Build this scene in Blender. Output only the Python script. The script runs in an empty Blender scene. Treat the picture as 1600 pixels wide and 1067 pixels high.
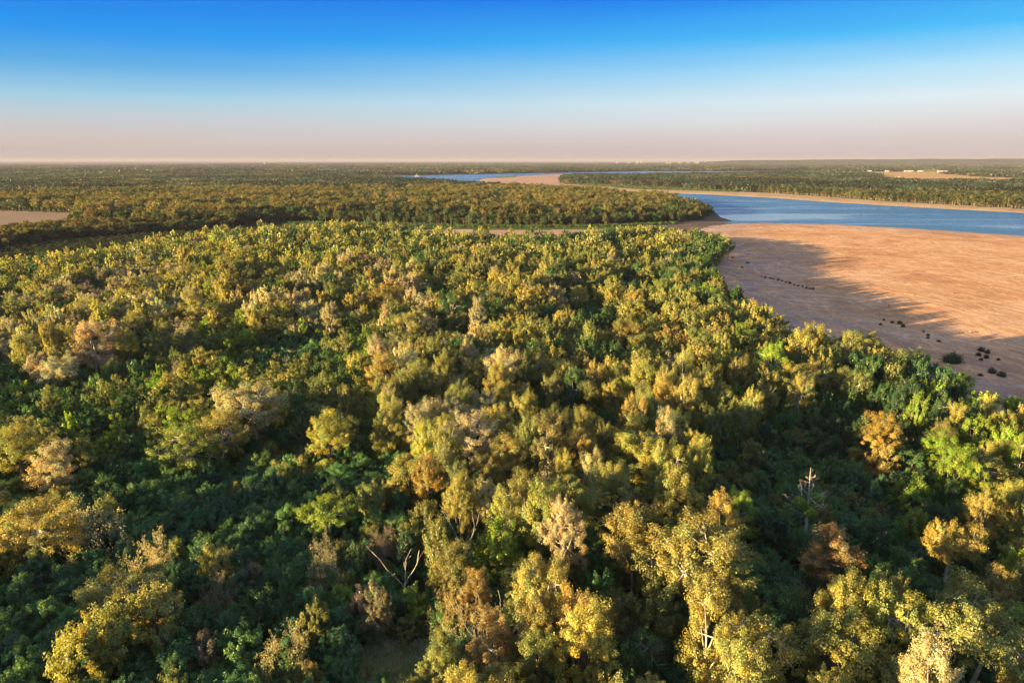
import bpy, math, random
import numpy as np

C = bpy.context.scene
COL = C.collection
R = math.radians
# ------------------------------------------------------------------ camera
CAM_H = 100.0
PITCH = math.atan((533.5 - 251.0) / 1067.0)
cam_d = bpy.data.cameras.new('camera')
cam_d.sensor_width = 36.0
cam_d.lens = 24.0
cam_d.clip_start = 1.0
cam_d.clip_end = 300000.0
cam = bpy.data.objects.new('camera', cam_d)
COL.objects.link(cam)
cam.location = (0, 0, CAM_H)
cam.rotation_euler = (math.pi / 2 - PITCH, 0, 0)
C.camera = cam

# ------------------------------------------------------------------ light and exposure
SUN_EL = R(7.6)
SUN_AZ = R(-116.0)            # clockwise from the view direction (+Y)
sun_vec = (math.sin(SUN_AZ) * math.cos(SUN_EL), math.cos(SUN_AZ) * math.cos(SUN_EL), math.sin(SUN_EL))
sd = bpy.data.lights.new('sun', 'SUN')
sd.energy = 5.0
sd.angle = R(0.5)
sd.color = (1.0, 0.705, 0.30)
sun = bpy.data.objects.new('sun', sd)
COL.objects.link(sun)
from mathutils import Vector
sun.rotation_euler = Vector(sun_vec).to_track_quat('Z', 'Y').to_euler()
sun.location = (-300, -200, 400)

C.view_settings.view_transform = 'Standard'
C.view_settings.look = 'None'
C.view_settings.exposure = 2.45
C.view_settings.gamma = 1.0
GAIN = 2.0 ** 2.45

def srgb(r, g, b):
    f = lambda c: (c / 255 / 12.92) if c / 255 <= 0.04045 else ((c / 255 + 0.055) / 1.055) ** 2.4
    return (f(r), f(g), f(b))

W = bpy.data.worlds.new('World')
C.world = W
W.use_nodes = True
nt = W.node_tree
nt.nodes.clear()
wo = nt.nodes.new('ShaderNodeOutputWorld')
bg = nt.nodes.new('ShaderNodeBackground')
nt.links.new(bg.outputs[0], wo.inputs[0])
sky = nt.nodes.new('ShaderNodeTexSky')
sky.sky_type = 'NISHITA'
sky.sun_disc = False
sky.sun_elevation = SUN_EL
sky.sun_rotation = SUN_AZ
sky.altitude = 100
skm = nt.nodes.new('ShaderNodeVectorMath'); skm.operation = 'SCALE'; skm.inputs['Scale'].default_value = 0.06
nt.links.new(sky.outputs[0], skm.inputs[0])
tc = nt.nodes.new('ShaderNodeTexCoord')
sep = nt.nodes.new('ShaderNodeSeparateXYZ')
nt.links.new(tc.outputs['Generated'], sep.inputs[0])
snz = nt.nodes.new('ShaderNodeTexNoise'); snz.inputs['Scale'].default_value = 2.2; snz.inputs['Detail'].default_value = 4
smp = nt.nodes.new('ShaderNodeMapping'); smp.inputs['Scale'].default_value = (1, 1, 14)
nt.links.new(tc.outputs['Generated'], smp.inputs[0]); nt.links.new(smp.outputs[0], snz.inputs['Vector'])
szz = nt.nodes.new('ShaderNodeMath'); szz.operation = 'MULTIPLY_ADD'; szz.inputs[1].default_value = .022
nt.links.new(snz.outputs['Fac'], szz.inputs[0])
sof = nt.nodes.new('ShaderNodeMath'); sof.operation = 'SUBTRACT'; sof.inputs[1].default_value = .011
nt.links.new(sep.outputs['Z'], sof.inputs[0]); nt.links.new(sof.outputs[0], szz.inputs[2])
def sky_ramp(stops):
    mr = nt.nodes.new('ShaderNodeMapRange')
    mr.inputs['From Min'].default_value = 0.0
    mr.inputs['From Max'].default_value = 0.5
    nt.links.new(szz.outputs[0], mr.inputs['Value'])
    cr = nt.nodes.new('ShaderNodeValToRGB')
    nt.links.new(mr.outputs[0], cr.inputs[0])
    e = cr.color_ramp.elements
    while len(e) > 1: e.remove(e[-1])
    for i, (z, c) in enumerate(stops):
        col = tuple(v / GAIN for v in c) + (1,)
        if i == 0:
            e[0].position = z / 0.5; e[0].color = col
        else:
            k = e.new(z / 0.5); k.color = col
    return cr
left = sky_ramp([(0, srgb(190, 176, 174)), (.025, srgb(208, 195, 191)), (.05, srgb(194, 204, 212)), (.075, srgb(158, 206, 228)),
                 (.11, srgb(72, 168, 230)), (.15, srgb(0, 146, 240)), (.20, srgb(0, 120, 234)), (.28, srgb(20, 116, 222)), (.5, srgb(170, 186, 216))])
right = sky_ramp([(0, srgb(200, 184, 186)), (.025, srgb(216, 202, 202)), (.05, srgb(226, 226, 228)), (.075, srgb(226, 240, 246)),
                  (.11, srgb(178, 228, 252)), (.15, srgb(70, 192, 250)), (.20, srgb(0, 138, 244)), (.28, srgb(20, 122, 228)), (.5, srgb(170, 186, 216))])
mx = nt.nodes.new('ShaderNodeMapRange')
mx.interpolation_type = 'SMOOTHSTEP'
mx.inputs['From Min'].default_value = -0.75; mx.inputs['From Max'].default_value = 0.75
nt.links.new(sep.outputs['X'], mx.inputs['Value'])
m1 = nt.nodes.new('ShaderNodeMix'); m1.data_type = 'RGBA'
nt.links.new(mx.outputs[0], m1.inputs['Factor'])
nt.links.new(left.outputs[0], m1.inputs[6]); nt.links.new(right.outputs[0], m1.inputs[7])
m2 = nt.nodes.new('ShaderNodeMix'); m2.data_type = 'RGBA'; m2.inputs['Factor'].default_value = 0.015
nt.links.new(m1.outputs[2], m2.inputs[6]); nt.links.new(skm.outputs[0], m2.inputs[7])
nt.links.new(m2.outputs[2], bg.inputs[0])
bg.inputs[1].default_value = 1.0

cy = C.cycles
cy.max_bounces = 6; cy.diffuse_bounces = 4; cy.glossy_bounces = 2; cy.transmission_bounces = 3
cy.volume_bounces = 0; cy.transparent_max_bounces = 4
cy.sample_clamp_indirect = 4.0
cy.use_denoising = True
cy.denoiser = 'OPENIMAGEDENOISE'
cy.denoising_input_passes = 'RGB_ALBEDO_NORMAL'

# ------------------------------------------------------------------ pixel <-> world
F = 1067.0
cp, sp = math.cos(PITCH), math.sin(PITCH)
def G(u, v, z=0.0):
    x = (u - 800) / F; y = (533.5 - v) / F
    dx, dy, dz = x, cp + y * sp, -sp + y * cp
    t = (z - CAM_H) / dz
    return (dx * t, dy * t)
def GP(pts, z=0.0):
    return np.array([G(*p) if len(p) == 3 else G(p[0], p[1], z) for p in pts])
def proj(x, y, z):
    """world to photo pixels; arrays welcome"""
    z = z - CAM_H
    zc = y * cp - z * sp
    yc = y * sp + z * cp
    zc = np.where(np.abs(zc) < 1e-3, 1e-3, zc)
    return 800 + F * x / zc, 533.5 - F * yc / zc, zc

def inside(poly, X, Y):
    ins = np.zeros(X.shape, bool)
    n = len(poly)
    for i in range(n):
        x1, y1 = poly[i]; x2, y2 = poly[(i + 1) % n]
        c = ((y1 > Y) != (y2 > Y))
        with np.errstate(divide='ignore', invalid='ignore'):
            xi = (x2 - x1) * (Y - y1) / (y2 - y1 + 1e-12) + x1
        ins ^= c & (X < xi)
    return ins
def sdist(poly, X, Y):
    d = np.full(X.shape, 1e12)
    n = len(poly)
    for i in range(n):
        x1, y1 = poly[i]; x2, y2 = poly[(i + 1) % n]
        ex, ey = x2 - x1, y2 - y1
        t = np.clip(((X - x1) * ex + (Y - y1) * ey) / (ex * ex + ey * ey + 1e-9), 0, 1)
        dd = (X - x1 - t * ex) ** 2 + (Y - y1 - t * ey) ** 2
        d = np.minimum(d, dd)
    d = np.sqrt(d)
    return np.where(inside(poly, X, Y), d, -d)
def refine(poly, seg, amp, seed, lo=0.0):
    """break a coarse outline into an irregular natural one"""
    rg = np.random.default_rng(seed); out = []
    n = len(poly)
    for i in range(n):
        a = poly[i]; b = poly[(i + 1) % n]
        L = np.hypot(*(b - a)); dist = max(200.0, np.hypot(*((a + b) / 2)))
        k = int(min(14, max(1, L / (seg * dist / 800))))
        nrm = np.array([-(b - a)[1], (b - a)[0]]) / (L + 1e-9)
        out.append(a)
        for j in range(1, k):
            out.append(a + (b - a) * j / k + nrm * rg.normal(0, amp * min(dist, 4000) / 800))
    return np.array(out)

# ------------------------------------------------------------------ the map
water_p = refine(GP([(480, 274.6), (560, 277.5), (600, 280.5), (640, 285), (700, 289), (760, 295), (860, 299), (960, 306), (1060, 316),
               (1112, 328), (1122, 338), (1142, 344), (1112, 351), (1150, 347.8), (1200, 347.2), (1300, 349.5), (1400, 354),
               (1500, 360.5), (1600, 367), (1900, 390), (2300, 425), (2300, 388), (1900, 354), (1600, 331.5), (1500, 326.5), (1400, 321),
               (1300, 315), (1200, 308), (1100, 303), (1000, 300), (940, 299), (925, 293.5), (880, 295.5), (830, 295.5), (790, 293), (767, 291),
               (743, 285), (755, 279.5), (800, 275.8), (872, 271.8), (895, 274), (1000, 273.8), (1150, 272), (1185, 267.8), (1000, 267.8), (880, 270),
               (700, 273.0), (640, 274.2), (560, 274.2)]), 60, 1.6, 1)
near_forest_p = np.vstack([GP([(1140, 400, 3), (1118, 417, 5), (1102, 428, 7), (1135, 453, 16), (1190, 478, 19), (1255, 515, 19), (1330, 538, 15), (1392, 556, 13),
                     (1460, 583, 16), (1500, 606, 17), (1560, 620, 18), (1610, 635, 18), (1800, 690, 17), (2300, 850, 17)]),
                     np.array([(170., 0.), (160, -90), (-330, -90), (-560, 120), (-620, 300)]),
                     GP([(-330, 450, 18), (-150, 424, 18), (0, 405, 17), (150, 388, 17), (300, 368, 17), (420, 353, 17), (560, 353, 17), (640, 357, 17), (700, 364, 16),
                         (800, 366, 16), (900, 367, 16), (960, 362, 16), (1020, 359, 16), (1085, 369, 13), (1128, 384, 9)])])
second_p = GP([(-700, 480), (-300, 425), (0, 388), (94, 374.5), (200, 367), (330, 357), (440, 348), (560, 350), (640, 352.5), (800, 355),
               (900, 355), (960, 353.5), (1060, 350), (1105, 343), (1112, 335), (1106, 330), (1050, 315.5), (955, 305.5), (860, 298.5), (760, 294.5),
               (700, 288.7), (640, 284.6), (600, 280.2), (540, 276.8), (440, 274.5), (300, 277), (0, 285), (-500, 300), (-1500, 400)])
left_land_p = GP([(440, 274.5), (480, 273.5), (560, 273.5), (640, 273.4), (700, 272.3), (880, 269.2), (1000, 267.2), (1150, 267), (1300, 265), (1700, 262), (2600, 264), (2600, 253.6),
                  (-1500, 253.6), (-1500, 400), (-500, 300), (0, 285), (300, 277)])
right_land_p = GP([(878, 286.5), (930, 288.5), (1000, 291.5), (1060, 294), (1100, 297), (1200, 302.3), (1300, 308.9), (1370, 314.4), (1450, 319), (1600, 327.5),
                   (1900, 348), (2300, 380), (2600, 264), (1700, 262), (1300, 268), (1160, 274), (1000, 276.5), (892, 277.5), (880, 280)])
sand_p = refine(np.vstack([GP([(1085, 362), (1112, 352.5), (1150, 348), (1200, 347), (1300, 349.3), (1400, 353.8), (1500, 360), (1600, 366.5), (1900, 389.5), (2300, 424.5), (2700, 900)]),
                    np.array([(165., 10.), (120, 60)]),
                    GP([(1560, 700), (1380, 590, 8), (1250, 530, 8), (1120, 460, 8), (1085, 430), (1120, 398), (1085, 375)])]), 90, .8, 3)
far_sand_p = refine(GP([(925, 294.5), (880, 296.5), (830, 296.5), (790, 294), (765, 292), (740, 285), (752, 279), (798, 275.3), (880, 271), (885, 275), (876, 280), (874, 286), (928, 288.6)]), 80, 1.0, 4)
beach_p = GP([(928, 288.6), (1000, 291.6), (1060, 294.2), (1100, 296.7), (1200, 301.7), (1300, 308.2), (1370, 313.7), (1450, 318.2), (1600, 326.7), (1900, 348.2), (2300, 380),
              (2300, 389), (1900, 355), (1600, 332.5), (1500, 327.5), (1400, 322), (1300, 316), (1200, 309), (1100, 304), (1000, 301), (935, 300), (924, 294)])
strip_sand_p = GP([(655, 358.8), (760, 359.4), (900, 359.3), (945, 358.6), (950, 360.5), (1000, 361), (1075, 364), (1000, 368), (900, 372), (700, 372), (660, 364)])
meadow_p = GP([(440, 347), (560, 348), (640, 351), (800, 354.5), (900, 354.5), (960, 352.5), (1060, 348), (1105, 342), (1130, 344), (1110, 352), (1085, 360), (1010, 361), (960, 359), (900, 359.3), (760, 359.4), (655, 358.8), (600, 362), (440, 356)])
mud_p = GP([(1000, 353.5), (1060, 348.5), (1100, 342.5), (1112, 335), (1125, 338), (1144, 344), (1112, 353), (1085, 362), (1060, 357.5), (1005, 357)])
slough_p = GP([(-700, 490), (-300, 432), (0, 389), (94, 375.2), (200, 368), (330, 358), (440, 348), (440, 362), (300, 380), (150, 400), (0, 430), (-300, 500)])
fields = {
 'left': (GP([(-250, 324), (0, 329), (60, 331), (122, 333), (118, 340, 8), (80, 347, 11), (30, 352, 12), (-100, 362, 12), (-300, 370, 12)]), 'tan'),
 'right': (GP([(1335, 269.4), (1338, 268.2), (1500, 268.6), (1496, 273.5), (1530, 275.6), (1600, 279), (1760, 286), (1760, 291, 14), (1600, 283.4, 14), (1520, 282.4, 14), (1440, 282, 14), (1400, 281.5, 14), (1375, 278, 12)]), 'orange'),
 'rightmid': (GP([(1195, 268.8), (1240, 268.2), (1290, 269), (1292, 271.2), (1240, 271.8), (1200, 271.2)]), 'brown'),
 'green': (GP([(212, 269.5), (290, 267.6), (420, 267), (500, 268.7), (430, 271.3), (300, 271.8)]), 'green'),
 'plain': (GP([(-1600, 251.9), (470, 251.9), (520, 254), (400, 256), (290, 258), (170, 260.2), (60, 259.5), (-1600, 260)]), 'pink'),
 'plainmid': (GP([(480, 251.9), (1060, 251.9), (1060, 253.2), (950, 254.3), (480, 254.3)]), 'pink'),
 'bank': (GP([(862, 265.6), (940, 264.6), (1010, 264.8), (1040, 266), (960, 266.6)]), 'brown'),
 'strip': (GP([(300, 262), (520, 261.4), (700, 261.8), (700, 262.8), (500, 263), (300, 263.2)]), 'green'),
 'east': (GP([(1250, 260.2), (1480, 259.4), (1700, 260), (1700, 261), (1480, 260.9), (1260, 261.3)]), 'brown'),
 'bankfar': (GP([(1046, 262.6), (1120, 262), (1180, 262.6), (1170, 263.8), (1100, 264)]), 'pink'),
}
clearing_p = GP([(545, 1085), (560, 1030), (610, 1012), (680, 1012), (728, 1040), (725, 1110), (600, 1130)])

# ------------------------------------------------------------------ materials
def newmat(name):
    m = bpy.data.materials.new(name); m.use_nodes = True
    t = m.node_tree; t.nodes.clear()
    o = t.nodes.new('ShaderNodeOutputMaterial')
    return m, t, o
def N(t, kind, **kw):
    n = t.nodes.new(kind)
    for k, v in kw.items():
        if k.startswith('i_'):
            n.inputs[k[2:].replace('_', ' ')].default_value = v
        else: setattr(n, k, v)
    return n
def ramp(t, src, stops):
    cr = N(t, 'ShaderNodeValToRGB'); e = cr.color_ramp.elements
    while len(e) > 1: e.remove(e[-1])
    for i, (p, c) in enumerate(stops):
        c = tuple(c) + (1,) if len(c) == 3 else c
        if i == 0: e[0].position = p; e[0].color = c
        else: e.new(p).color = c
    t.links.new(src, cr.inputs[0])
    return cr
def mapped(t, scale, rot=0.0):
    g = N(t, 'ShaderNodeNewGeometry')
    mp = N(t, 'ShaderNodeMapping'); mp.inputs['Scale'].default_value = scale; mp.inputs['Rotation'].default_value = (0, 0, rot)
    t.links.new(g.outputs['Position'], mp.inputs[0])
    return mp.outputs[0]
def noise(t, vec, scale, detail=4, rough=.55, dist=0.0):
    n = N(t, 'ShaderNodeTexNoise'); n.inputs['Scale'].default_value = scale; n.inputs['Detail'].default_value = detail
    n.inputs['Roughness'].default_value = rough; n.inputs['Distortion'].default_value = dist
    t.links.new(vec, n.inputs['Vector']); return n.outputs['Fac']
def mix(t, a, b, fac, mode='MIX'):
    m = N(t, 'ShaderNodeMix', data_type='RGBA', blend_type=mode)
    for s, v in ((0, fac), (6, a), (7, b)):
        if isinstance(v, (int, float)): m.inputs[s].default_value = v
        elif isinstance(v, tuple): m.inputs[s].default_value = v + (1,) if len(v) == 3 else v
        else: t.links.new(v, m.inputs[s])
    return m.outputs[2]

def leaf_mat(name, trans=.46, gloss=.025):
    m, t, o = newmat(name)
    a = N(t, 'ShaderNodeAttribute', attribute_type='INSTANCER', attribute_name='tint')
    v = N(t, 'ShaderNodeAttribute', attribute_type='GEOMETRY', attribute_name='leafvar')
    c = mix(t, a.outputs['Color'], v.outputs['Color'], 1.0, 'MULTIPLY')
    d = N(t, 'ShaderNodeBsdfDiffuse'); tr = N(t, 'ShaderNodeBsdfTranslucent')
    t.links.new(c, d.inputs[0])
    c2 = mix(t, c, (1.25, 1.15, .6), 1.0, 'MULTIPLY'); t.links.new(c2, tr.inputs[0])
    s = N(t, 'ShaderNodeMixShader'); s.inputs[0].default_value = trans
    t.links.new(d.outputs[0], s.inputs[1]); t.links.new(tr.outputs[0], s.inputs[2])
    g = N(t, 'ShaderNodeBsdfGlossy'); g.inputs['Roughness'].default_value = .38; g.inputs['Color'].default_value = (.9, .95, .8, 1)
    s2 = N(t, 'ShaderNodeMixShader'); s2.inputs[0].default_value = gloss
    t.links.new(s.outputs[0], s2.inputs[1]); t.links.new(g.outputs[0], s2.inputs[2])
    t.links.new(s2.outputs[0], o.inputs[0])
    return m
def bark_mat(name, c1, c2):
    m, t, o = newmat(name)
    n = noise(t, mapped(t, (1, 1, .3)), 1.3, 5)
    cr = ramp(t, n, [(.35, c1), (.65, c2)])
    d = N(t, 'ShaderNodeBsdfDiffuse'); t.links.new(cr.outputs[0], d.inputs[0]); t.links.new(d.outputs[0], o.inputs[0])
    return m
LEAF = leaf_mat('leaf')
BARK = bark_mat('bark', (.10, .085, .07), (.24, .21, .18))
PALE = bark_mat('pale_bark', (.30, .27, .24), (.55, .52, .48))
TWIG = bark_mat('twig_bark', (.16, .13, .10), (.30, .25, .20))
DRIFT = bark_mat('driftwood', (.30, .26, .22), (.55, .50, .44))

# ------------------------------------------------------------------ mesh helpers
class MB:
    def __init__(s): s.v = []; s.f = []; s.m = []; s.c = []; s.n = 0
    def add(s, v, f, mi=0, col=None):
        v = np.asarray(v, float).reshape(-1, 3); f = np.asarray(f, int).reshape(-1, 4)
        s.v.append(v); s.f.append(f + s.n); s.m.append(np.full(len(f), mi)); s.n += len(v)
        s.c.append(np.ones((len(v), 3)) if col is None else col)
    def tube(s, pts, rad, sides=5, mi=0):
        pts = np.asarray(pts, float); k = len(pts)
        d = np.gradient(pts, axis=0); d /= np.linalg.norm(d, axis=1)[:, None] + 1e-9
        ref = np.array([0., 0, 1]) if abs(d[:, 2]).mean() < .8 else np.array([1., 0, 0])
        a = np.cross(d, ref); a /= np.linalg.norm(a, axis=1)[:, None] + 1e-9
        b = np.cross(d, a)
        th = np.linspace(0, 2 * np.pi, sides, endpoint=False)
        ring = pts[:, None, :] + (a[:, None, :] * np.cos(th)[None, :, None] + b[:, None, :] * np.sin(th)[None, :, None]) * np.asarray(rad)[:, None, None]
        i = np.arange(k - 1)[:, None] * sides; j = np.arange(sides)[None, :]; j2 = (j + 1) % sides
        q = np.stack([i + j, i + j2, i + sides + j2, i + sides + j], -1).reshape(-1, 4)
        s.add(ring.reshape(-1, 3), q, mi)
    def box(s, x0, x1, y0, y1, z0, z1, mi=0):
        v = [(x, y, z) for z in (z0, z1) for y in (y0, y1) for x in (x0, x1)]
        s.add(v, [(0, 2, 3, 1), (4, 5, 7, 6), (0, 1, 5, 4), (2, 6, 7, 3), (0, 4, 6, 2), (1, 3, 7, 5)], mi)
    def cyl(s, x, y, z0, z1, r, sides=14, mi=0, r1=None):
        r1 = r if r1 is None else r1
        s.tube([(x, y, z0), (x, y, z1), (x, y, z1 + .01)], [r, r1, .01], sides, mi)
    def merge(s, o, mi=None):
        for v, f, m, c in zip(o.v, o.f, o.m, o.c):
            s.v.append(v); s.c.append(c); s.m.append(m if mi is None else np.full(len(f), mi)); s.f.append(f)
        # offsets are rebuilt in data()
    def mesh(s, name, mats, smooth=False):
        V = np.concatenate(s.v); Fq = np.concatenate(s.f); M = np.concatenate(s.m); Cc = np.concatenate(s.c)
        return quads(name, V, Fq, mats, M, {'leafvar': Cc}, smooth)
def quads(name, V, Fq, mats, M=None, attrs=None, smooth=False):
    me = bpy.data.meshes.new(name)
    me.vertices.add(len(V)); me.vertices.foreach_set('co', np.ascontiguousarray(V, dtype=np.float32).ravel())
    me.loops.add(Fq.size); me.loops.foreach_set('vertex_index', np.ascontiguousarray(Fq, dtype=np.int32).ravel())
    me.polygons.add(len(Fq)); me.polygons.foreach_set('loop_start', (np.arange(len(Fq)) * 4).astype(np.int32))
    for m in mats: me.materials.append(m)
    if M is not None: me.polygons.foreach_set('material_index', M.astype(np.int32))
    me.polygons.foreach_set('use_smooth', np.full(len(Fq), smooth))
    for k, a in (attrs or {}).items():
        if a.ndim == 2:
            at = me.attributes.new(k, 'FLOAT_COLOR', 'POINT')
            at.data.foreach_set('color', np.concatenate([a, np.ones((len(a), 1))], 1).astype(np.float32).ravel())
        else:
            at = me.attributes.new(k, 'FLOAT', 'POINT'); at.data.foreach_set('value', a.astype(np.float32))
    me.update(calc_edges=True)
    return me
def link(name, me, parent=None, **props):
    o = bpy.data.objects.new(name, me); COL.objects.link(o)
    if parent: o.parent = parent
    for k, v in props.items(): o[k] = v
    return o
def unit(a): return a / (np.linalg.norm(a, axis=-1, keepdims=True) + 1e-9)

# ------------------------------------------------------------------ terrain: one polar net, split by what covers it
dep = np.concatenate([np.arange(60, 12, -.8), np.arange(12, 3, -.06), np.arange(3, .1, -.022), [0.1, .08]])
rr = CAM_H / np.tan(np.radians(dep))
az = np.concatenate([np.arange(-180, -60, 6), np.arange(-60, -44, 1), np.arange(-44, 44, .09), np.arange(44, 60, 1), np.arange(60, 180.1, 6)])
rr = np.concatenate([[1.0, 15, 35], rr])
A, RR = np.meshgrid(np.radians(az), rr)
X, Y = RR * np.sin(A), RR * np.cos(A)
def vnoise(x, y, s, seed=0):
    rg = np.random.default_rng(seed); T = rg.random((256, 256))
    x = x / s; y = y / s
    xi = np.floor(x).astype(int); yi = np.floor(y).astype(int); fx = x - xi; fy = y - yi
    fx = fx * fx * (3 - 2 * fx); fy = fy * fy * (3 - 2 * fy)
    g = lambda a, b: T[a % 256, b % 256]
    return (g(xi, yi) * (1 - fx) + g(xi + 1, yi) * fx) * (1 - fy) + (g(xi, yi + 1) * (1 - fx) + g(xi + 1, yi + 1) * fx) * fy - .5
sw = sdist(water_p, X, Y)
ssand = sdist(sand_p, X, Y)
Z = np.where(sw > 0, -np.clip(sw * .05, 0, 3), np.clip(-sw * .045, 0, 1.5)) - 1.3
rsafe = np.clip(RR, 50, 5000)
Z += np.where(sw < 0, np.clip(-sw / 60, 0, 1) * (vnoise(X, Y, 60, 5) * .5 + vnoise(X, Y, 17, 6) * .2), 0)
Z = np.where((sw < 0) & (ssand < 0) & False, Z + np.clip(-ssand * .1, 0, 1.5) * np.clip(-sw / 40, 0, 1), Z)
V = np.stack([X, Y, Z], -1).reshape(-1, 3)
nr, na = X.shape
ii, jj = np.meshgrid(np.arange(nr - 1), np.arange(na - 1), indexing='ij')
Q = np.stack([ii * na + jj, (ii + 1) * na + jj, (ii + 1) * na + jj + 1, ii * na + jj + 1], -1).reshape(-1, 4)[:, ::-1]
cx = V[Q, 0].mean(1); cyy = V[Q, 1].mean(1)
cls = np.zeros(len(Q), int)
def setc(poly, k, only=None): 
    m = inside(poly, cx, cyy)
    if only is not None: m &= (cls == only)
    cls[m] = k
setc(meadow_p, 4); setc(slough_p, 6); setc(strip_sand_p, 5); setc(far_sand_p, 2); setc(beach_p, 3); setc(mud_p, 7); setc(sand_p, 1)
fk = {}
for i, (k, (p, c)) in enumerate(fields.items()):
    setc(p, 10 + i); fk[10 + i] = c

def ground_material(name, stops, scale=.02, scale2=.3, bump=.0, rough=.95, rot=0.0, stretch=(1, 1, 1)):
    m, t, o = newmat(name)
    v = mapped(t, stretch, rot)
    n1 = noise(t, v, scale, 6, .6, .5); n2 = noise(t, v, scale2, 5, .6)
    md = N(t, 'ShaderNodeMath', operation='MULTIPLY_ADD'); md.inputs[1].default_value = .4; 
    t.links.new(n2, md.inputs[0]); 
    m3 = N(t, 'ShaderNodeMath', operation='MULTIPLY'); m3.inputs[1].default_value = .6; t.links.new(n1, m3.inputs[0]); t.links.new(m3.outputs[0], md.inputs[2])
    cr = ramp(t, md.outputs[0], stops)
    b = N(t, 'ShaderNodeBsdfDiffuse'); t.links.new(cr.outputs[0], b.inputs[0])
    if bump:
        bp = N(t, 'ShaderNodeBump'); bp.inputs['Strength'].default_value = 1; bp.inputs['Distance'].default_value = bump
        t.links.new(n2, bp.inputs['Height']); t.links.new(bp.outputs[0], b.inputs['Normal'])
    t.links.new(b.outputs[0], o.inputs[0])
    return m
M_floor = ground_material('forest_floor', [(.3, (.035, .045, .022)), (.5, (.065, .075, .035)), (.7, (.12, .11, .06))], .01, .15)
M_meadow = ground_material('meadow_grass', [(.3, (.05, .085, .02)), (.5, (.09, .12, .03)), (.7, (.16, .14, .05))], .02, .12)
M_slough = ground_material('slough_bed', [(.3, (.02, .03, .018)), (.5, (.035, .042, .03)), (.7, (.06, .055, .045))], .015, .1)
M_mud = ground_material('mud_bank', [(.3, (.06, .05, .045)), (.5, (.14, .11, .09)), (.7, (.26, .2, .16))], .03, .25, stretch=(.3, 1.5, 1))
M_beach = ground_material('beach_sand', [(.3, (.20, .15, .07)), (.45, (.40, .28, .16)), (.65, (.56, .42, .28))], .012, .1)
M_fsand = ground_material('pale_sand', [(.3, (.36, .225, .165)), (.5, (.46, .295, .215)), (.7, (.54, .365, .275))], .004, .02)
M_field = {'tan': ground_material('stubble_field', [(.3, (.23, .165, .12)), (.7, (.34, .25, .175))], .006, .05),
           'orange': ground_material('dry_field', [(.3, (.42, .26, .12)), (.7, (.55, .36, .18))], .003, .03),
           'brown': ground_material('bare_field', [(.3, (.26, .17, .11)), (.7, (.34, .23, .15))], .003, .03),
           'green': ground_material('green_field', [(.3, (.12, .15, .04)), (.7, (.2, .2, .07))], .003, .03),
           'pink': ground_material('distant_plain', [(.35, (.05, .055, .045)), (.5, (.13, .10, .085)), (.65, (.19, .145, .115))], .0008, .004)}
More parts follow.
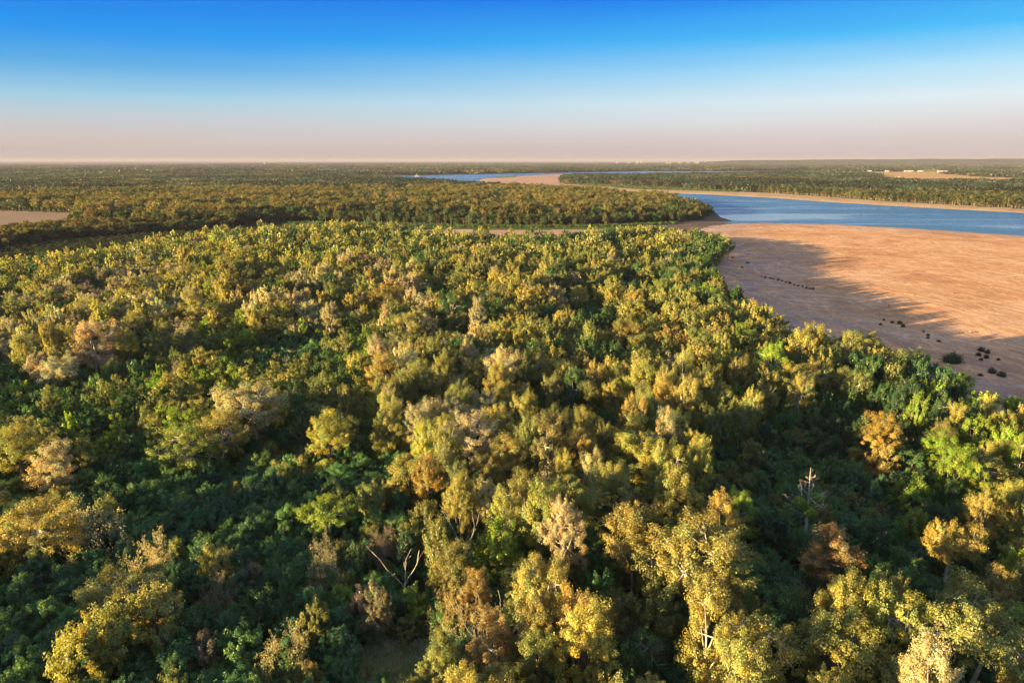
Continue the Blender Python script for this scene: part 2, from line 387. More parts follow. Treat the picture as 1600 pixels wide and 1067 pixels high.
# near sandbar: flow ridges, silty patches with cool tree shade mixed into their colour
def sand_mat():
    m, t, o = newmat('sandbar_sand')
    vs = mapped(t, (1, .22, 1), R(62))
    big = noise(t, mapped(t, (1, 1, 1)), .012, 5, .6, .8)
    streak = noise(t, vs, .09, 7, .62, 1.2)
    fine = noise(t, mapped(t, (1, .5, 1), R(62)), .6, 6, .65)
    dots = noise(t, mapped(t, (1, 1, 1)), 1.3, 2, .5)
    c = ramp(t, big, [(.32, (.44, .235, .13)), (.46, (.60, .325, .165)), (.60, (.68, .41, .235)), (.72, (.57, .295, .15))]).outputs[0]
    s = ramp(t, streak, [(.28, (.62, .6, .58)), (.40, (.9, .9, .88)), (.47, (1.0, 1.0, 1.0)), (.5, (1.18, 1.22, 1.26)), (.53, (.98, .98, .98)), (.62, (1.0, 1.0, 1.0)), (.66, (1.25, 1.3, 1.38)), (.7, (1.0, 1.0, 1.0))]).outputs[0]
    c = mix(t, c, s, 1.0, 'MULTIPLY')
    f = ramp(t, fine, [(.3, (.8, .8, .8)), (.6, (1.08, 1.08, 1.08))]).outputs[0]
    c = mix(t, c, f, 1.0, 'MULTIPLY')
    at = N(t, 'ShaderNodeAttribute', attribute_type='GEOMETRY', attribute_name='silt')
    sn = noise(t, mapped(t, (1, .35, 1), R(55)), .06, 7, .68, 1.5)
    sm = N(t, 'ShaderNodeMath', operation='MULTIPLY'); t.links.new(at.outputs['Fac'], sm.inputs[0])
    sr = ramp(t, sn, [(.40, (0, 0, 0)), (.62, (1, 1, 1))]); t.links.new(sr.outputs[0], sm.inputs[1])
    silt = ramp(t, fine, [(.3, (.18, .165, .17)), (.6, (.32, .305, .34)), (.75, (.62, .60, .60))]).outputs[0]  # silty grey, its tone also paints the cool tree shade along the edge
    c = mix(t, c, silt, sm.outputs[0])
    dd = ramp(t, dots, [(.71, (1, 1, 1)), (.76, (.35, .32, .25))]).outputs[0]
    c = mix(t, c, dd, 1.0, 'MULTIPLY')
    sh = N(t, 'ShaderNodeAttribute', attribute_type='GEOMETRY', attribute_name='shore')
    wn = noise(t, mapped(t, (1, 1, 1)), .02, 5, .6, 1.0)
    w1 = N(t, 'ShaderNodeMath', operation='MULTIPLY_ADD'); t.links.new(wn, w1.inputs[0]); w1.inputs[1].default_value = 90.; t.links.new(sh.outputs['Fac'], w1.inputs[2])
    w2 = N(t, 'ShaderNodeMath', operation='MULTIPLY'); t.links.new(w1.outputs[0], w2.inputs[0]); w2.inputs[1].default_value = .33
    w3 = N(t, 'ShaderNodeMath', operation='SINE'); t.links.new(w2.outputs[0], w3.inputs[0])
    wm = ramp(t, streak, [(.42, (0, 0, 0)), (.6, (.65, .65, .65))])
    wr = ramp(t, w3.outputs[0], [(.0, (.72, .70, .68)), (.5, (1, 1, 1)), (.88, (1.08, 1.1, 1.13)), (1., (1.4, 1.48, 1.56))])
    c = mix(t, c, mix(t, (1., 1., 1.), wr.outputs[0], wm.outputs[0]), 1.0, 'MULTIPLY')
    wet = N(t, 'ShaderNodeAttribute', attribute_type='GEOMETRY', attribute_name='wet')
    c = mix(t, c, (.10, .085, .075), wet.outputs['Fac'])
    b = N(t, 'ShaderNodeBsdfDiffuse'); t.links.new(c, b.inputs[0])
    bp = N(t, 'ShaderNodeBump'); bp.inputs['Strength'].default_value = .55; bp.inputs['Distance'].default_value = .9
    ad = N(t, 'ShaderNodeMath', operation='MULTIPLY_ADD'); ad.inputs[1].default_value = .25; t.links.new(fine, ad.inputs[0]); t.links.new(streak, ad.inputs[2])
    t.links.new(ad.outputs[0], bp.inputs['Height']); t.links.new(bp.outputs[0], b.inputs['Normal'])
    t.links.new(b.outputs[0], o.inputs[0])
    return m
M_sand = sand_mat()
silt_shade_v = np.clip(1 - (ssand - 10) / 110, 0, 1).ravel() * .9
wet_v = (np.clip(1 - np.abs(sw) / 5, 0, 1) * .6).ravel()
shore_v = np.clip(-sw, 0, 900).ravel()
def terr(name, mask, mat, **props):
    q = Q[mask]
    if not len(q): return
    u, inv = np.unique(q, return_inverse=True)
    me = quads(name, V[u], inv.reshape(-1, 4), [mat], None, {'silt': silt_shade_v[u], 'wet': wet_v[u], 'shore': shore_v[u]}, True)
    return link(name, me, kind='structure', **props)
terr('ground', cls == 0, M_floor)
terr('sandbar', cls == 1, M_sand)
terr('sandbar', cls == 2, M_fsand)
terr('beach', cls == 3, M_beach)
terr('meadow', cls == 4, M_meadow)
terr('sand_track', cls == 5, M_fsand)
terr('slough', cls == 6, M_slough)
terr('mud_bank', cls == 7, M_mud)
for k, c in fk.items(): terr('crop_field', cls == k, M_field[c])

# water
def water_mat():
    m, t, o = newmat('river_water')
    b = N(t, 'ShaderNodeBsdfPrincipled')
    b.inputs['Base Color'].default_value = (.035, .13, .25, 1); b.inputs['Roughness'].default_value = .3; b.inputs['IOR'].default_value = 1.33
    v = mapped(t, (.6, 1, 1), R(-20))
    n = noise(t, v, .35, 6, .7, .4)
    big = noise(t, mapped(t, (.28, 1, 1), R(-12)), .008, 5, .62, 1.0)
    st = ramp(t, big, [(.38, (.06,) * 3), (.47, (.5,) * 3), (.56, (1.,) * 3)])
    gq = N(t, 'ShaderNodeNewGeometry'); sl = N(t, 'ShaderNodeVectorMath', operation='SUBTRACT'); px, py = G(1225, 338)
    t.links.new(gq.outputs['Position'], sl.inputs[0]); sl.inputs[1].default_value = (px, py, 0)
    sc_ = N(t, 'ShaderNodeVectorMath', operation='MULTIPLY'); t.links.new(sl.outputs[0], sc_.inputs[0]); sc_.inputs[1].default_value = (1 / 190., 1 / 120., 0)
    ln = N(t, 'ShaderNodeVectorMath', operation='LENGTH'); t.links.new(sc_.outputs[0], ln.inputs[0])
    sr_ = ramp(t, ln.outputs['Value'], [(.25, (.7,) * 3), (1., (0,) * 3)])
    sb = N(t, 'ShaderNodeMath', operation='SUBTRACT'); t.links.new(big, sb.inputs[0])
    m_ = N(t, 'ShaderNodeMath', operation='MULTIPLY'); m_.inputs[1].default_value = .18; t.links.new(sr_.outputs[0], m_.inputs[0]); t.links.new(m_.outputs[0], sb.inputs[1])
    big = sb.outputs[0]; t.links.new(big, st.inputs[0])
    rr2 = ramp(t, big, [(.38, (.14,) * 3), (.56, (.34,) * 3)]); t.links.new(rr2.outputs[0], b.inputs['Roughness'])
    bp = N(t, 'ShaderNodeBump'); bp.inputs['Distance'].default_value = 1.8
    t.links.new(st.outputs[0], bp.inputs['Strength']); t.links.new(n, bp.inputs['Height']); t.links.new(bp.outputs[0], b.inputs['Normal'])
    t.links.new(b.outputs[0], o.inputs[0]); return m
wx0, wx1 = water_p[:, 0].min() - 50, water_p[:, 0].max() + 50
wy0, wy1 = water_p[:, 1].min() - 50, water_p[:, 1].max() + 50
gx = np.linspace(wx0, wx1, 40); gy = np.linspace(wy0, wy1, 60)
GX, GY = np.meshgrid(gx, gy)
wq = [(i * 40 + j, i * 40 + j + 1, (i + 1) * 40 + j + 1, (i + 1) * 40 + j) for i in range(59) for j in range(39)]
wq = np.array(wq); WV = np.stack([GX, GY, np.full_like(GX, -1.5)], -1).reshape(-1, 3)
link('river', quads('river', WV, wq, [water_mat()]), kind='structure')

# ------------------------------------------------------------------ trees: prototypes
def grow(mb, p, d, L, r, lvl, maxl, rg, ends, spread, nch, up=.15, wob=.12, mi=0, minr=.018):
    k = 4
    pts = [p]; dd = d.copy()
    for _ in range(k):
        dd = unit(dd + rg.normal(0, wob, 3) + np.array([0, 0, up * .3])); pts.append(pts[-1] + dd * L / k)
    rad = np.linspace(r, max(minr, r * .55), k + 1)
    mb.tube(pts, rad, 6 if lvl == 0 else (4 if lvl < 3 else 3), mi)
    if lvl >= maxl: ends.append((pts[-1], dd)); return
    n = nch if lvl else nch + 2
    a0 = rg.random() * 6.28
    for i in range(n):
        t = 1.0 if i == 0 else rg.uniform(.45, 1.0)
        q = pts[min(k, int(t * k))]
        ax = a0 + i * 6.28 / n + rg.normal(0, .3)
        perp = unit(np.cross(dd, [0.3, .2, 1.0])); perp2 = np.cross(dd, perp)
        s = spread * rg.uniform(.5, 1.2) * (.4 if i == 0 else 1)
        nd = unit(dd * math.cos(s) + (perp * math.cos(ax) + perp2 * math.sin(ax)) * math.sin(s) + np.array([0, 0, up]))
        grow(mb, q, nd, L * rg.uniform(.6, .85), rad[-1] * (.9 if i == 0 else .65), lvl + 1, maxl, rg, ends, spread, nch, up, wob, mi, minr)

def leaf_quads(mb, P, Nn, S, var, rg, mi=1, asp=.62):
    n = len(P)
    t = unit(np.cross(Nn, rg.normal(0, 1, (n, 3)))); b = np.cross(Nn, t)
    S = S[:, None]
    curl = Nn * S * .25
    v = np.stack([P + t * S - curl, P + b * S * asp, P - t * S - curl, P - b * S * asp], 1).reshape(-1, 3)
    f = np.arange(n * 4).reshape(-1, 4)
    mb.add(v, f, mi, np.repeat(var, 4, 0))

def sphere_pts(n, rg):
    return unit(rg.normal(0, 1, (n, 3)))

STYLES = {  # crown centre height, crown half height (fractions of H), lobes, lobe radius (fraction of W), top bias
 'broad':  dict(cz=.64, hz=.34, lobes=15, lr=.22, bot=-.5),
 'oval':   dict(cz=.60, hz=.38, lobes=12, lr=.27, bot=-.7),
 'narrow': dict(cz=.58, hz=.42, lobes=8, lr=.34, bot=-.9),
 'round':  dict(cz=.55, hz=.43, lobes=9, lr=.27, bot=-.6),
 'flat':   dict(cz=.78, hz=.17, lobes=12, lr=.19, bot=-.3),
}
def leafy(H, Wd, style, seed, clumps, per, ls, trunk=True, sparse=1.0, pale=False):
    """returns (trunk MB, crown MB)"""
    rg = np.random.default_rng(seed); st = STYLES[style]
    tb, cb = MB(), MB()
    c0 = np.array([rg.normal(0, .03) * Wd, rg.normal(0, .03) * Wd, st['cz'] * H])
    n = st['lobes']; k = np.arange(n) + .5
    ph = np.arccos(np.clip(1 - (1 - st['bot']) * k / n, -1, 1)); th = np.pi * (1 + 5 ** .5) * k + rg.random() * 6.28
    D = np.stack([np.cos(th) * np.sin(ph), np.sin(th) * np.sin(ph), np.cos(ph)], 1) + rg.normal(0, .22, (n, 3))
    lr = st['lr'] * Wd * rg.uniform(.72, 1.25, n)
    ext = np.stack([np.full(n, Wd / 2), np.full(n, Wd / 2), np.full(n, st['hz'] * H)], 1) - lr[:, None] * .85
    ext = np.maximum(ext, .12 * Wd)
    LC = c0 + D * ext * rg.uniform(.78, 1.12, (n, 1))
    if trunk:
        tr = .022 * H * .75
        base = st['cz'] * H - st['hz'] * H * .55
        pts = [np.array([0, 0, -1.0]), np.array([0, 0, base * .5]) + rg.normal(0, .02 * H, 3) * [1, 1, 0], np.array([c0[0] * .5, c0[1] * .5, base]), c0]
        tb.tube(pts, [tr * 1.3, tr, tr * .8, tr * .4], 7)
        for q in LC:
            a = pts[2] + (c0 - pts[2]) * rg.uniform(0, .8)
            mid = (a + q) / 2 + rg.normal(0, .03 * Wd, 3) + [0, 0, -.02 * H]
            tb.tube([a, mid, q], [tr * .42, tr * .28, tr * .12], 4)
    PP, NN, SS, VV = [], [], [], []
    for q, r in zip(LC, lr):
        u = sphere_pts(clumps, rg); u[:, 2] += .1
        out = unit(q - c0)
        keep = (u @ out) > -.35
        u = unit(u[keep])
        cc = q + u * r * rg.uniform(.5, 1.15, (len(u), 1))
        for c1 in cc:
            cr = r * rg.uniform(.26, .46)
            if trunk and per > 40 and rg.random() < .6: tb.tube([q, (q + c1) / 2 + rg.normal(0, .1, 3), c1 + (c1 - q) * .25], [.13, .09, .035], 3)
            m = max(3, int(per * sparse * rg.uniform(.6, 1.3)))
            w = sphere_pts(m, rg)
            o2 = unit(c1 - c0)
            ax = unit(o2 + np.array([0, 0, .35]) + rg.normal(0, .3, 3))
            P = c1 + w * cr * (rg.random((m, 1)) ** .45) * .82
            P = P + ax * ((P - c1) @ ax)[:, None] * rg.uniform(.5, 1.3)
            Nn = unit(w * .7 + o2 * .55 + np.array([0, 0, .25]) + rg.normal(0, .42, (m, 3)))
            PP.append(P); NN.append(Nn); SS.append(ls * rg.uniform(.6, 1.35, m))
            hue = rg.normal(0, .10)
            cv = rg.uniform(.82, 1.18)
            lv = cv * rg.uniform(.7, 1.3, (m, 1))
            VV.append(np.concatenate([lv * (1 + hue), lv, lv * (1 - hue)], 1))
    leaf_quads(cb, np.concatenate(PP), np.concatenate(NN), np.concatenate(SS), np.concatenate(VV), rg, 0)
    return tb, cb

def twiggy(H, seed, maxl=5, leafn=3, ls=.2, spread=.42, nch=3, up=.0):
    rg = np.random.default_rng(seed); tb, cb = MB(), MB(); ends = []
    grow(tb, np.array([0, 0, -1.]), unit(np.array([rg.normal(0, .04), rg.normal(0, .04), 1])), H * .34, .014 * H, 0, maxl, rg, ends, spread, nch, up, .10, 0, .012)
    # scale so that the crown really reaches H
    top = max(e[0][2] for e in ends); s = H / top
    P = np.array([e[0] for e in ends]) * s
    tb.v = [v * s for v in tb.v]
    P = np.repeat(P, leafn, 0) + rg.normal(0, .022 * H, (len(P) * leafn, 3))
    m = len(P); Nn = unit(rg.normal(0, 1, (m, 3)) + [0, 0, .4] + (P - [0, 0, H * .5]) / H)
    lv = rg.uniform(.7, 1.3, (m, 1)); leaf_quads(cb, P, Nn, ls * rg.uniform(.6, 1.4, m), np.repeat(lv, 3, 1), rg, 0)
    return tb, cb

PROTO = {}   # key -> dict(trunk mesh, crown mesh, H, W)
def reg(key, tb, cb, H, Wd, barkm, hi=True):
    cb_m = cb.mesh('crown_' + key, [LEAF]) if cb and cb.n else None
    tm = tb.mesh('trunk_' + key, [barkm], True) if tb and tb.n else None
    j = MB()
    for src, mi in ((tb, 0), (cb, 1)):
        if src and src.n:
            for v, f, m, c in zip(src.v, src.f, src.m, src.c):
                j.v.append(v); j.f.append(f + 0); j.m.append(np.full(len(f), mi)); j.c.append(c)
    off = tb.n if tb else 0
    if tb and tb.n and cb and cb.n:
        k = len(tb.f)
        for i in range(k, len(j.f)): j.f[i] = j.f[i] + off
    jm = j.mesh('tree_' + key, [barkm, LEAF])
    PROTO[key] = dict(t=tm, c=cb_m, j=jm, H=H, W=Wd)
HI = {'broad': 4, 'oval': 5, 'narrow': 3, 'round': 4, 'flat': 2}
BASEHW = {'broad': (25., 15.), 'oval': (26., 11.5), 'narrow': (18., 6.5), 'round': (12., 8.5), 'flat': (24., 15.)}
for s, n in HI.items():
    H, Wd = BASEHW[s]
    for i in range(n):
        cl, per, ls = {'broad': (20, 165, .18), 'oval': (18, 160, .175), 'narrow': (14, 110, .175), 'round': (15, 110, .18), 'flat': (18, 125, .205)}[s]
        thin = (s in ('broad', 'oval')) and i == 1
        tb, cb = leafy(H, Wd, s, sum(map(ord, s)) + i * 31, int(cl * (.62 if thin else 1)), int(per * (.8 if thin else 1)), ls)
        reg('h_%s%d' % (s, i), tb, cb, H, Wd, PALE if s in ('flat', 'broad') or (s == 'oval' and i % 2) else BARK)
for i in range(3):
    tb, cb = twiggy(16., 900 + i, 5, 9, .18, .62, 3)
    b = np.concatenate(tb.v); wd = np.percentile(np.hypot(b[:, 0], b[:, 1]), 97) * 2
    reg('h_twiggy%d' % i, tb, cb, 16., wd, TWIG)
MIDN = {'broad': 3, 'oval': 3, 'narrow': 3, 'round': 2}
for s, n in MIDN.items():
    H, Wd = BASEHW[s]
    for i in range(n):
        cl, per = {'broad': (12, 48), 'oval': (12, 48), 'narrow': (10, 38), 'round': (10, 38)}[s]
        tb, cb = leafy(H, Wd, s, 500 + sum(map(ord, s)) + i * 13, cl, per, .36 * (Wd / 11) ** .5)
        reg('m_%s%d' % (s, i), tb, cb, H, Wd, BARK)
        cl, per = {'broad': (6, 9), 'oval': (6, 9), 'narrow': (6, 8), 'round': (5, 8)}[s]
        tb, cb = leafy(H, Wd, s, 700 + sum(map(ord, s)) + i * 13, cl, per, .85 * (Wd / 11) ** .5, trunk=False)
        t2 = MB(); t2.tube([(0, 0, -1), (0, 0, H * .5)], [.3, .2], 4)
        reg('l_%s%d' % (s, i), t2, cb, H, Wd, BARK)
for i in range(2):
    tb, cb = twiggy(16., 950 + i, 4, 10, .3, .50, 3)
    reg('m_twiggy%d' % i, tb, cb, 16., 11., TWIG)
# patches of far woodland: about twenty-five crowns each
def patch(key, size, n, tw, th, leaves, ls, seed):
    rg = np.random.default_rng(seed); cb = MB(); PP, NN, SS, VV = [], [], [], []
    g = int(round(n ** .5))
    for a in range(g):
        for b in range(g):
            x = ((a + .5 + rg.uniform(-.4, .4)) / g - .5) * size; y = ((b + .5 + rg.uniform(-.4, .4)) / g - .5) * size
            h = th * rg.uniform(.7, 1.15); w = tw * rg.uniform(.75, 1.25)
            u = sphere_pts(leaves, rg); u[:, 2] = np.abs(u[:, 2]) * 1.2 - .35
            P = np.array([x, y, h - w * .5]) + u * [w / 2, w / 2, w * .55] * rg.uniform(.75, 1.1, (leaves, 1))
            P[:, 2] = np.maximum(P[:, 2], 1)
            PP.append(P); NN.append(unit(u + rg.normal(0, .35, u.shape))); SS.append(ls * rg.uniform(.7, 1.3, leaves))
            hue = rg.normal(0, .14); lv = rg.uniform(.6, 1.35) * rg.uniform(.8, 1.2, (leaves, 1))
            VV.append(np.concatenate([lv * (1 + hue), lv, lv * (1 - hue)], 1))
            # dark lower curtain of leaves so that edges of the wood reach the ground
            m = max(3, leaves // 3); ang = rg.random(m) * 6.28
            P = np.stack([x + np.cos(ang) * w * .4, y + np.sin(ang) * w * .4, rg.uniform(0, h * .5, m)], 1)
            PP.append(P); NN.append(unit(np.stack([np.cos(ang), np.sin(ang), np.full(m, .2)], 1))); SS.append(ls * rg.uniform(.9, 1.5, m)); VV.append(np.full((m, 3), 1.))
    leaf_quads(cb, np.concatenate(PP), np.concatenate(NN), np.concatenate(SS), np.concatenate(VV), rg, 0, .8)
    reg(key, None, cb, th, size, BARK)
for i in range(4): patch('p_a%d' % i, 55., 30, 12., 22., 34, 1.5, 40 + i)
for i in range(3): patch('q_a%d' % i, 170., 100, 19., 21., 12, 4.2, 60 + i)

# ------------------------------------------------------------------ planting
PAL = {  # leaf albedo
 'gold': (.345, .335, .095), 'amber': (.370, .315, .090), 'rust': (.350, .260, .105), 'olive': (.225, .245, .082),
 'lime': (.240, .345, .050), 'green': (.130, .255, .090), 'dark': (.085, .198, .094), 'tan': (.430, .400, .240), 'grey': (.260, .230, .175),
 'bed': (.05, .055, .035), 'pine': (.074, .098, .040)}
NAMES = {'gold': 'golden', 'amber': 'amber', 'rust': 'rusty brown', 'olive': 'olive', 'lime': 'bright yellow-green', 'green': 'green',
         'dark': 'dark green', 'tan': 'pale tan', 'grey': 'grey-brown', 'pine': 'dull green'}
# control points over the near forest: u, v, {palette: weight}, height, crown width, styles
g1 = dict(gold=4, olive=3, amber=2, tan=1, green=1)
CP = [
 (60, 415, dict(gold=5, olive=4, green=1), 20, 9, 'oval round'), (250, 385, dict(gold=5, olive=4, green=1), 21.5, 9, 'oval round'),
 (450, 365, dict(gold=4, olive=5, green=1), 23, 9, 'oval round'), (650, 380, dict(olive=4, gold=3, green=3), 21, 9, 'round oval'),
 (850, 385, dict(olive=5, gold=2, green=3), 21, 9, 'round oval'), (1020, 380, dict(gold=4, olive=4, green=2), 19, 9, 'round oval'),
 (60, 470, dict(tan=3, gold=3, olive=2, grey=2), 18, 8, 'oval narrow'), (240, 440, dict(tan=4, gold=3, grey=2, olive=2), 19, 8, 'oval narrow'),
 (430, 420, dict(gold=4, olive=4, lime=1), 20, 10, 'oval round'), (90, 530, dict(gold=3, tan=5, amber=3), 22, 11, 'broad oval'),
 (260, 500, dict(gold=4, tan=4, olive=2), 22, 11, 'broad oval'), (450, 470, dict(amber=3, tan=4, gold=3, green=1), 23, 11, 'broad oval'),
 (350, 445, dict(gold=4, lime=1, olive=3), 23, 12, 'broad'), (600, 460, dict(amber=2, gold=4, tan=3, olive=2), 22, 11, 'broad oval'),
 (780, 440, dict(gold=4, olive=4, amber=2), 22, 11, 'broad oval'), (950, 440, dict(gold=4, olive=4, amber=2, green=1), 22, 11, 'broad oval'),
 (1060, 460, dict(gold=4, olive=4, lime=1, green=1), 22, 11, 'broad oval'), (1100, 410, dict(green=5, olive=3), 15, 9, 'round'),
 (1180, 530, dict(gold=6, lime=2, olive=2, amber=2), 23, 11, 'broad oval'), (1330, 570, dict(gold=6, amber=3, olive=2), 23, 12, 'broad oval'),
 (700, 520, dict(gold=3, tan=3, amber=2, olive=3, green=1), 22, 11, 'broad oval'), (900, 530, dict(gold=4, olive=3, green=2, amber=1), 21, 10, 'broad oval'),
 (1050, 550, dict(gold=5, olive=3, amber=2), 22, 11, 'broad oval'),
 (60, 600, dict(green=5, olive=2, lime=1), 12, 8, 'round narrow'), (120, 650, dict(lime=3, green=3, olive=3), 15, 7.5, 'narrow round'),
 (250, 600, dict(gold=3, lime=3, olive=4), 17, 6.5, 'narrow'), (330, 560, dict(lime=3, olive=4, gold=2), 17, 6.5, 'narrow'),
 (440, 570, dict(lime=3, olive=4, gold=3), 17, 6.5, 'narrow'), (540, 520, dict(lime=4, olive=3, green=2), 17, 7, 'narrow'),
 (180, 590, dict(olive=3, green=4, lime=1), 13, 7, 'narrow round'), (520, 610, dict(gold=2, olive=4, green=3), 17, 7.5, 'narrow oval'),
 (80, 780, dict(olive=3, green=3, gold=1), 14, 9, 'round oval'), (60, 690, dict(gold=3, olive=4, lime=2), 18, 9, 'oval narrow'),
 (180, 730, dict(dark=4, green=4), 11, 8, 'round'), (330, 760, dict(dark=4, green=4), 11, 8, 'round'), (450, 760, dict(dark=5, green=4), 11, 8, 'round'),
 (560, 720, dict(dark=4, green=4, olive=1), 12, 8, 'round oval'), (400, 830, dict(dark=5, green=4), 11, 8, 'round'), (200, 830, dict(dark=5, green=4), 10, 8, 'round'),
 (100, 930, dict(dark=5, green=4), 10, 8, 'round'), (60, 1020, dict(dark=5, green=4), 10, 8, 'round'), (280, 920, dict(olive=3, dark=3, green=3, grey=1), 12, 8, 'round'),
 (400, 950, dict(dark=4, green=4, grey=2), 11, 8, 'round'), (400, 880, dict(olive=3, green=3, grey=2), 13, 8, 'round'), (300, 1040, dict(dark=5, green=3), 10, 8, 'round'),
 (530, 1000, dict(dark=5, green=5), 9, 6, 'round narrow'), (500, 880, dict(green=4, grey=3, olive=2), 13, 7, 'round'),
 (600, 800, dict(dark=4, green=3, olive=2), 13, 8, 'round'), (620, 900, dict(grey=3, green=3, olive=2), 14, 7.5, 'round oval'),
 (680, 640, dict(tan=3, gold=3, olive=4), 24, 12, 'broad oval'), (640, 590, dict(tan=4, gold=3, olive=3), 23, 11, 'broad oval'),
 (760, 600, dict(tan=3, gold=4, olive=3), 24, 12, 'broad oval'), (760, 680, dict(tan=4, gold=3, amber=2, olive=2), 25, 13, 'broad oval'),
 (730, 780, dict(tan=2, amber=3, olive=3, rust=1), 22, 11, 'oval broad'), (870, 640, dict(gold=4, olive=3, amber=2, green=1), 22, 12, 'broad oval'),
 (950, 690, dict(gold=5, amber=3), 26, 12, 'oval broad'), (1050, 660, dict(gold=5, amber=3, olive=1), 26, 12, 'oval broad'),
 (850, 820, dict(gold=6, amber=2, lime=1), 26, 12, 'oval broad'), (950, 800, dict(gold=6, olive=1, lime=1), 26, 12, 'oval'),
 (1080, 760, dict(gold=5, amber=2, olive=2), 25, 12, 'oval broad'), (930, 890, dict(green=3, olive=4), 13, 9, 'round'),
 (1050, 880, dict(gold=7, amber=3), 27, 15, 'broad'), (840, 930, dict(amber=4, gold=4, olive=2), 24, 12, 'broad oval'),
 (900, 980, dict(amber=5, gold=3, rust=2), 22, 11, 'broad oval'), (820, 1010, dict(amber=4, rust=2, olive=3), 20, 10, 'oval'),
 (730, 900, dict(amber=3, rust=2, olive=3), 19, 9, 'oval round'), (1000, 1030, dict(olive=3, green=4, amber=2), 17, 9, 'round oval'), 
 (1080, 980, dict(green=6, olive=3), 17, 10, 'round broad'), (1150, 1030, dict(gold=6, amber=2), 26, 12, 'oval'), (1280, 1020, dict(gold=6, amber=3), 26, 13, 'oval broad'),
 (1400, 990, dict(gold=6, amber=3), 25, 13, 'broad flat'), (1520, 980, dict(olive=4, gold=4, green=2), 23, 14, 'broad flat'),
 (1180, 870, dict(dark=4, green=5), 13, 9, 'round'), (1230, 920, dict(green=4, dark=3, olive=1), 13, 9, 'round'), (1160, 720, dict(dark=3, green=5), 14, 9, 'round'),
 (1210, 800, dict(dark=5, green=4), 13, 9, 'round'), (1280, 720, dict(dark=4, green=4), 13, 9, 'round'), (1330, 800, dict(dark=6, green=3), 12, 9, 'round'),
 (1400, 860, dict(green=5, dark=3), 13, 9, 'round'), (1450, 760, dict(dark=3, green=4, lime=1), 13, 9, 'round'), (1530, 820, dict(olive=3, green=4), 14, 9, 'round'),
 (1350, 650, dict(dark=5, green=4), 13, 9, 'round'), (1250, 650, dict(green=4, olive=4), 15, 9, 'round oval'), (1420, 640, dict(dark=5, green=4), 13, 9, 'round'),
 (1500, 700, dict(lime=4, gold=3, green=2), 19, 8, 'oval narrow'), (1560, 690, dict(gold=5, lime=4), 21, 9, 'oval round'), (1540, 640, dict(lime=4, olive=3, green=2), 17, 8, 'round oval'),
 (1590, 800, dict(gold=6, lime=2), 22, 9, 'oval'), (1150, 640, dict(gold=4, olive=3, amber=1), 23, 12, 'broad oval'), (1230, 590, dict(gold=6, lime=2, olive=2), 22, 12, 'broad oval'),
 (1440, 930, dict(olive=4, gold=2, green=2), 16, 9, 'round oval'), (1580, 920, dict(gold=4, lime=3), 20, 10, 'oval'),
 (-200, 700, dict(green=4, olive=3, dark=3), 13, 8, 'round'), (-200, 1000, dict(dark=5, green=4), 10, 8, 'round'), (-200, 520, dict(gold=4, tan=3), 20, 10, 'oval'),
 (1800, 800, dict(gold=5, lime=3), 20, 10, 'oval round'), (1800, 1000, dict(gold=5, olive=3), 22, 12, 'broad'),
]
cpu = np.array([c[0] for c in CP], float); cpv = np.array([c[1] for c in CP], float)
rng = np.random.default_rng(7)
pyr = random.Random(7)
trees = []    # dict(x,y,H,W,pal,style,mark)
grid = {}
def far_enough(x, y, r, factor=1.0):
    ci, cj = int(x // 12), int(y // 12)
    for a in (-2, -1, 0, 1, 2):
        for b in (-2, -1, 0, 1, 2):
            for (px, py, pr) in grid.get((ci + a, cj + b), ()):
                if (px - x) ** 2 + (py - y) ** 2 < (factor * (r + pr)) ** 2: return False
    return True
def occupy(x, y, r): grid.setdefault((int(x // 12), int(y // 12)), []).append((x, y, r))

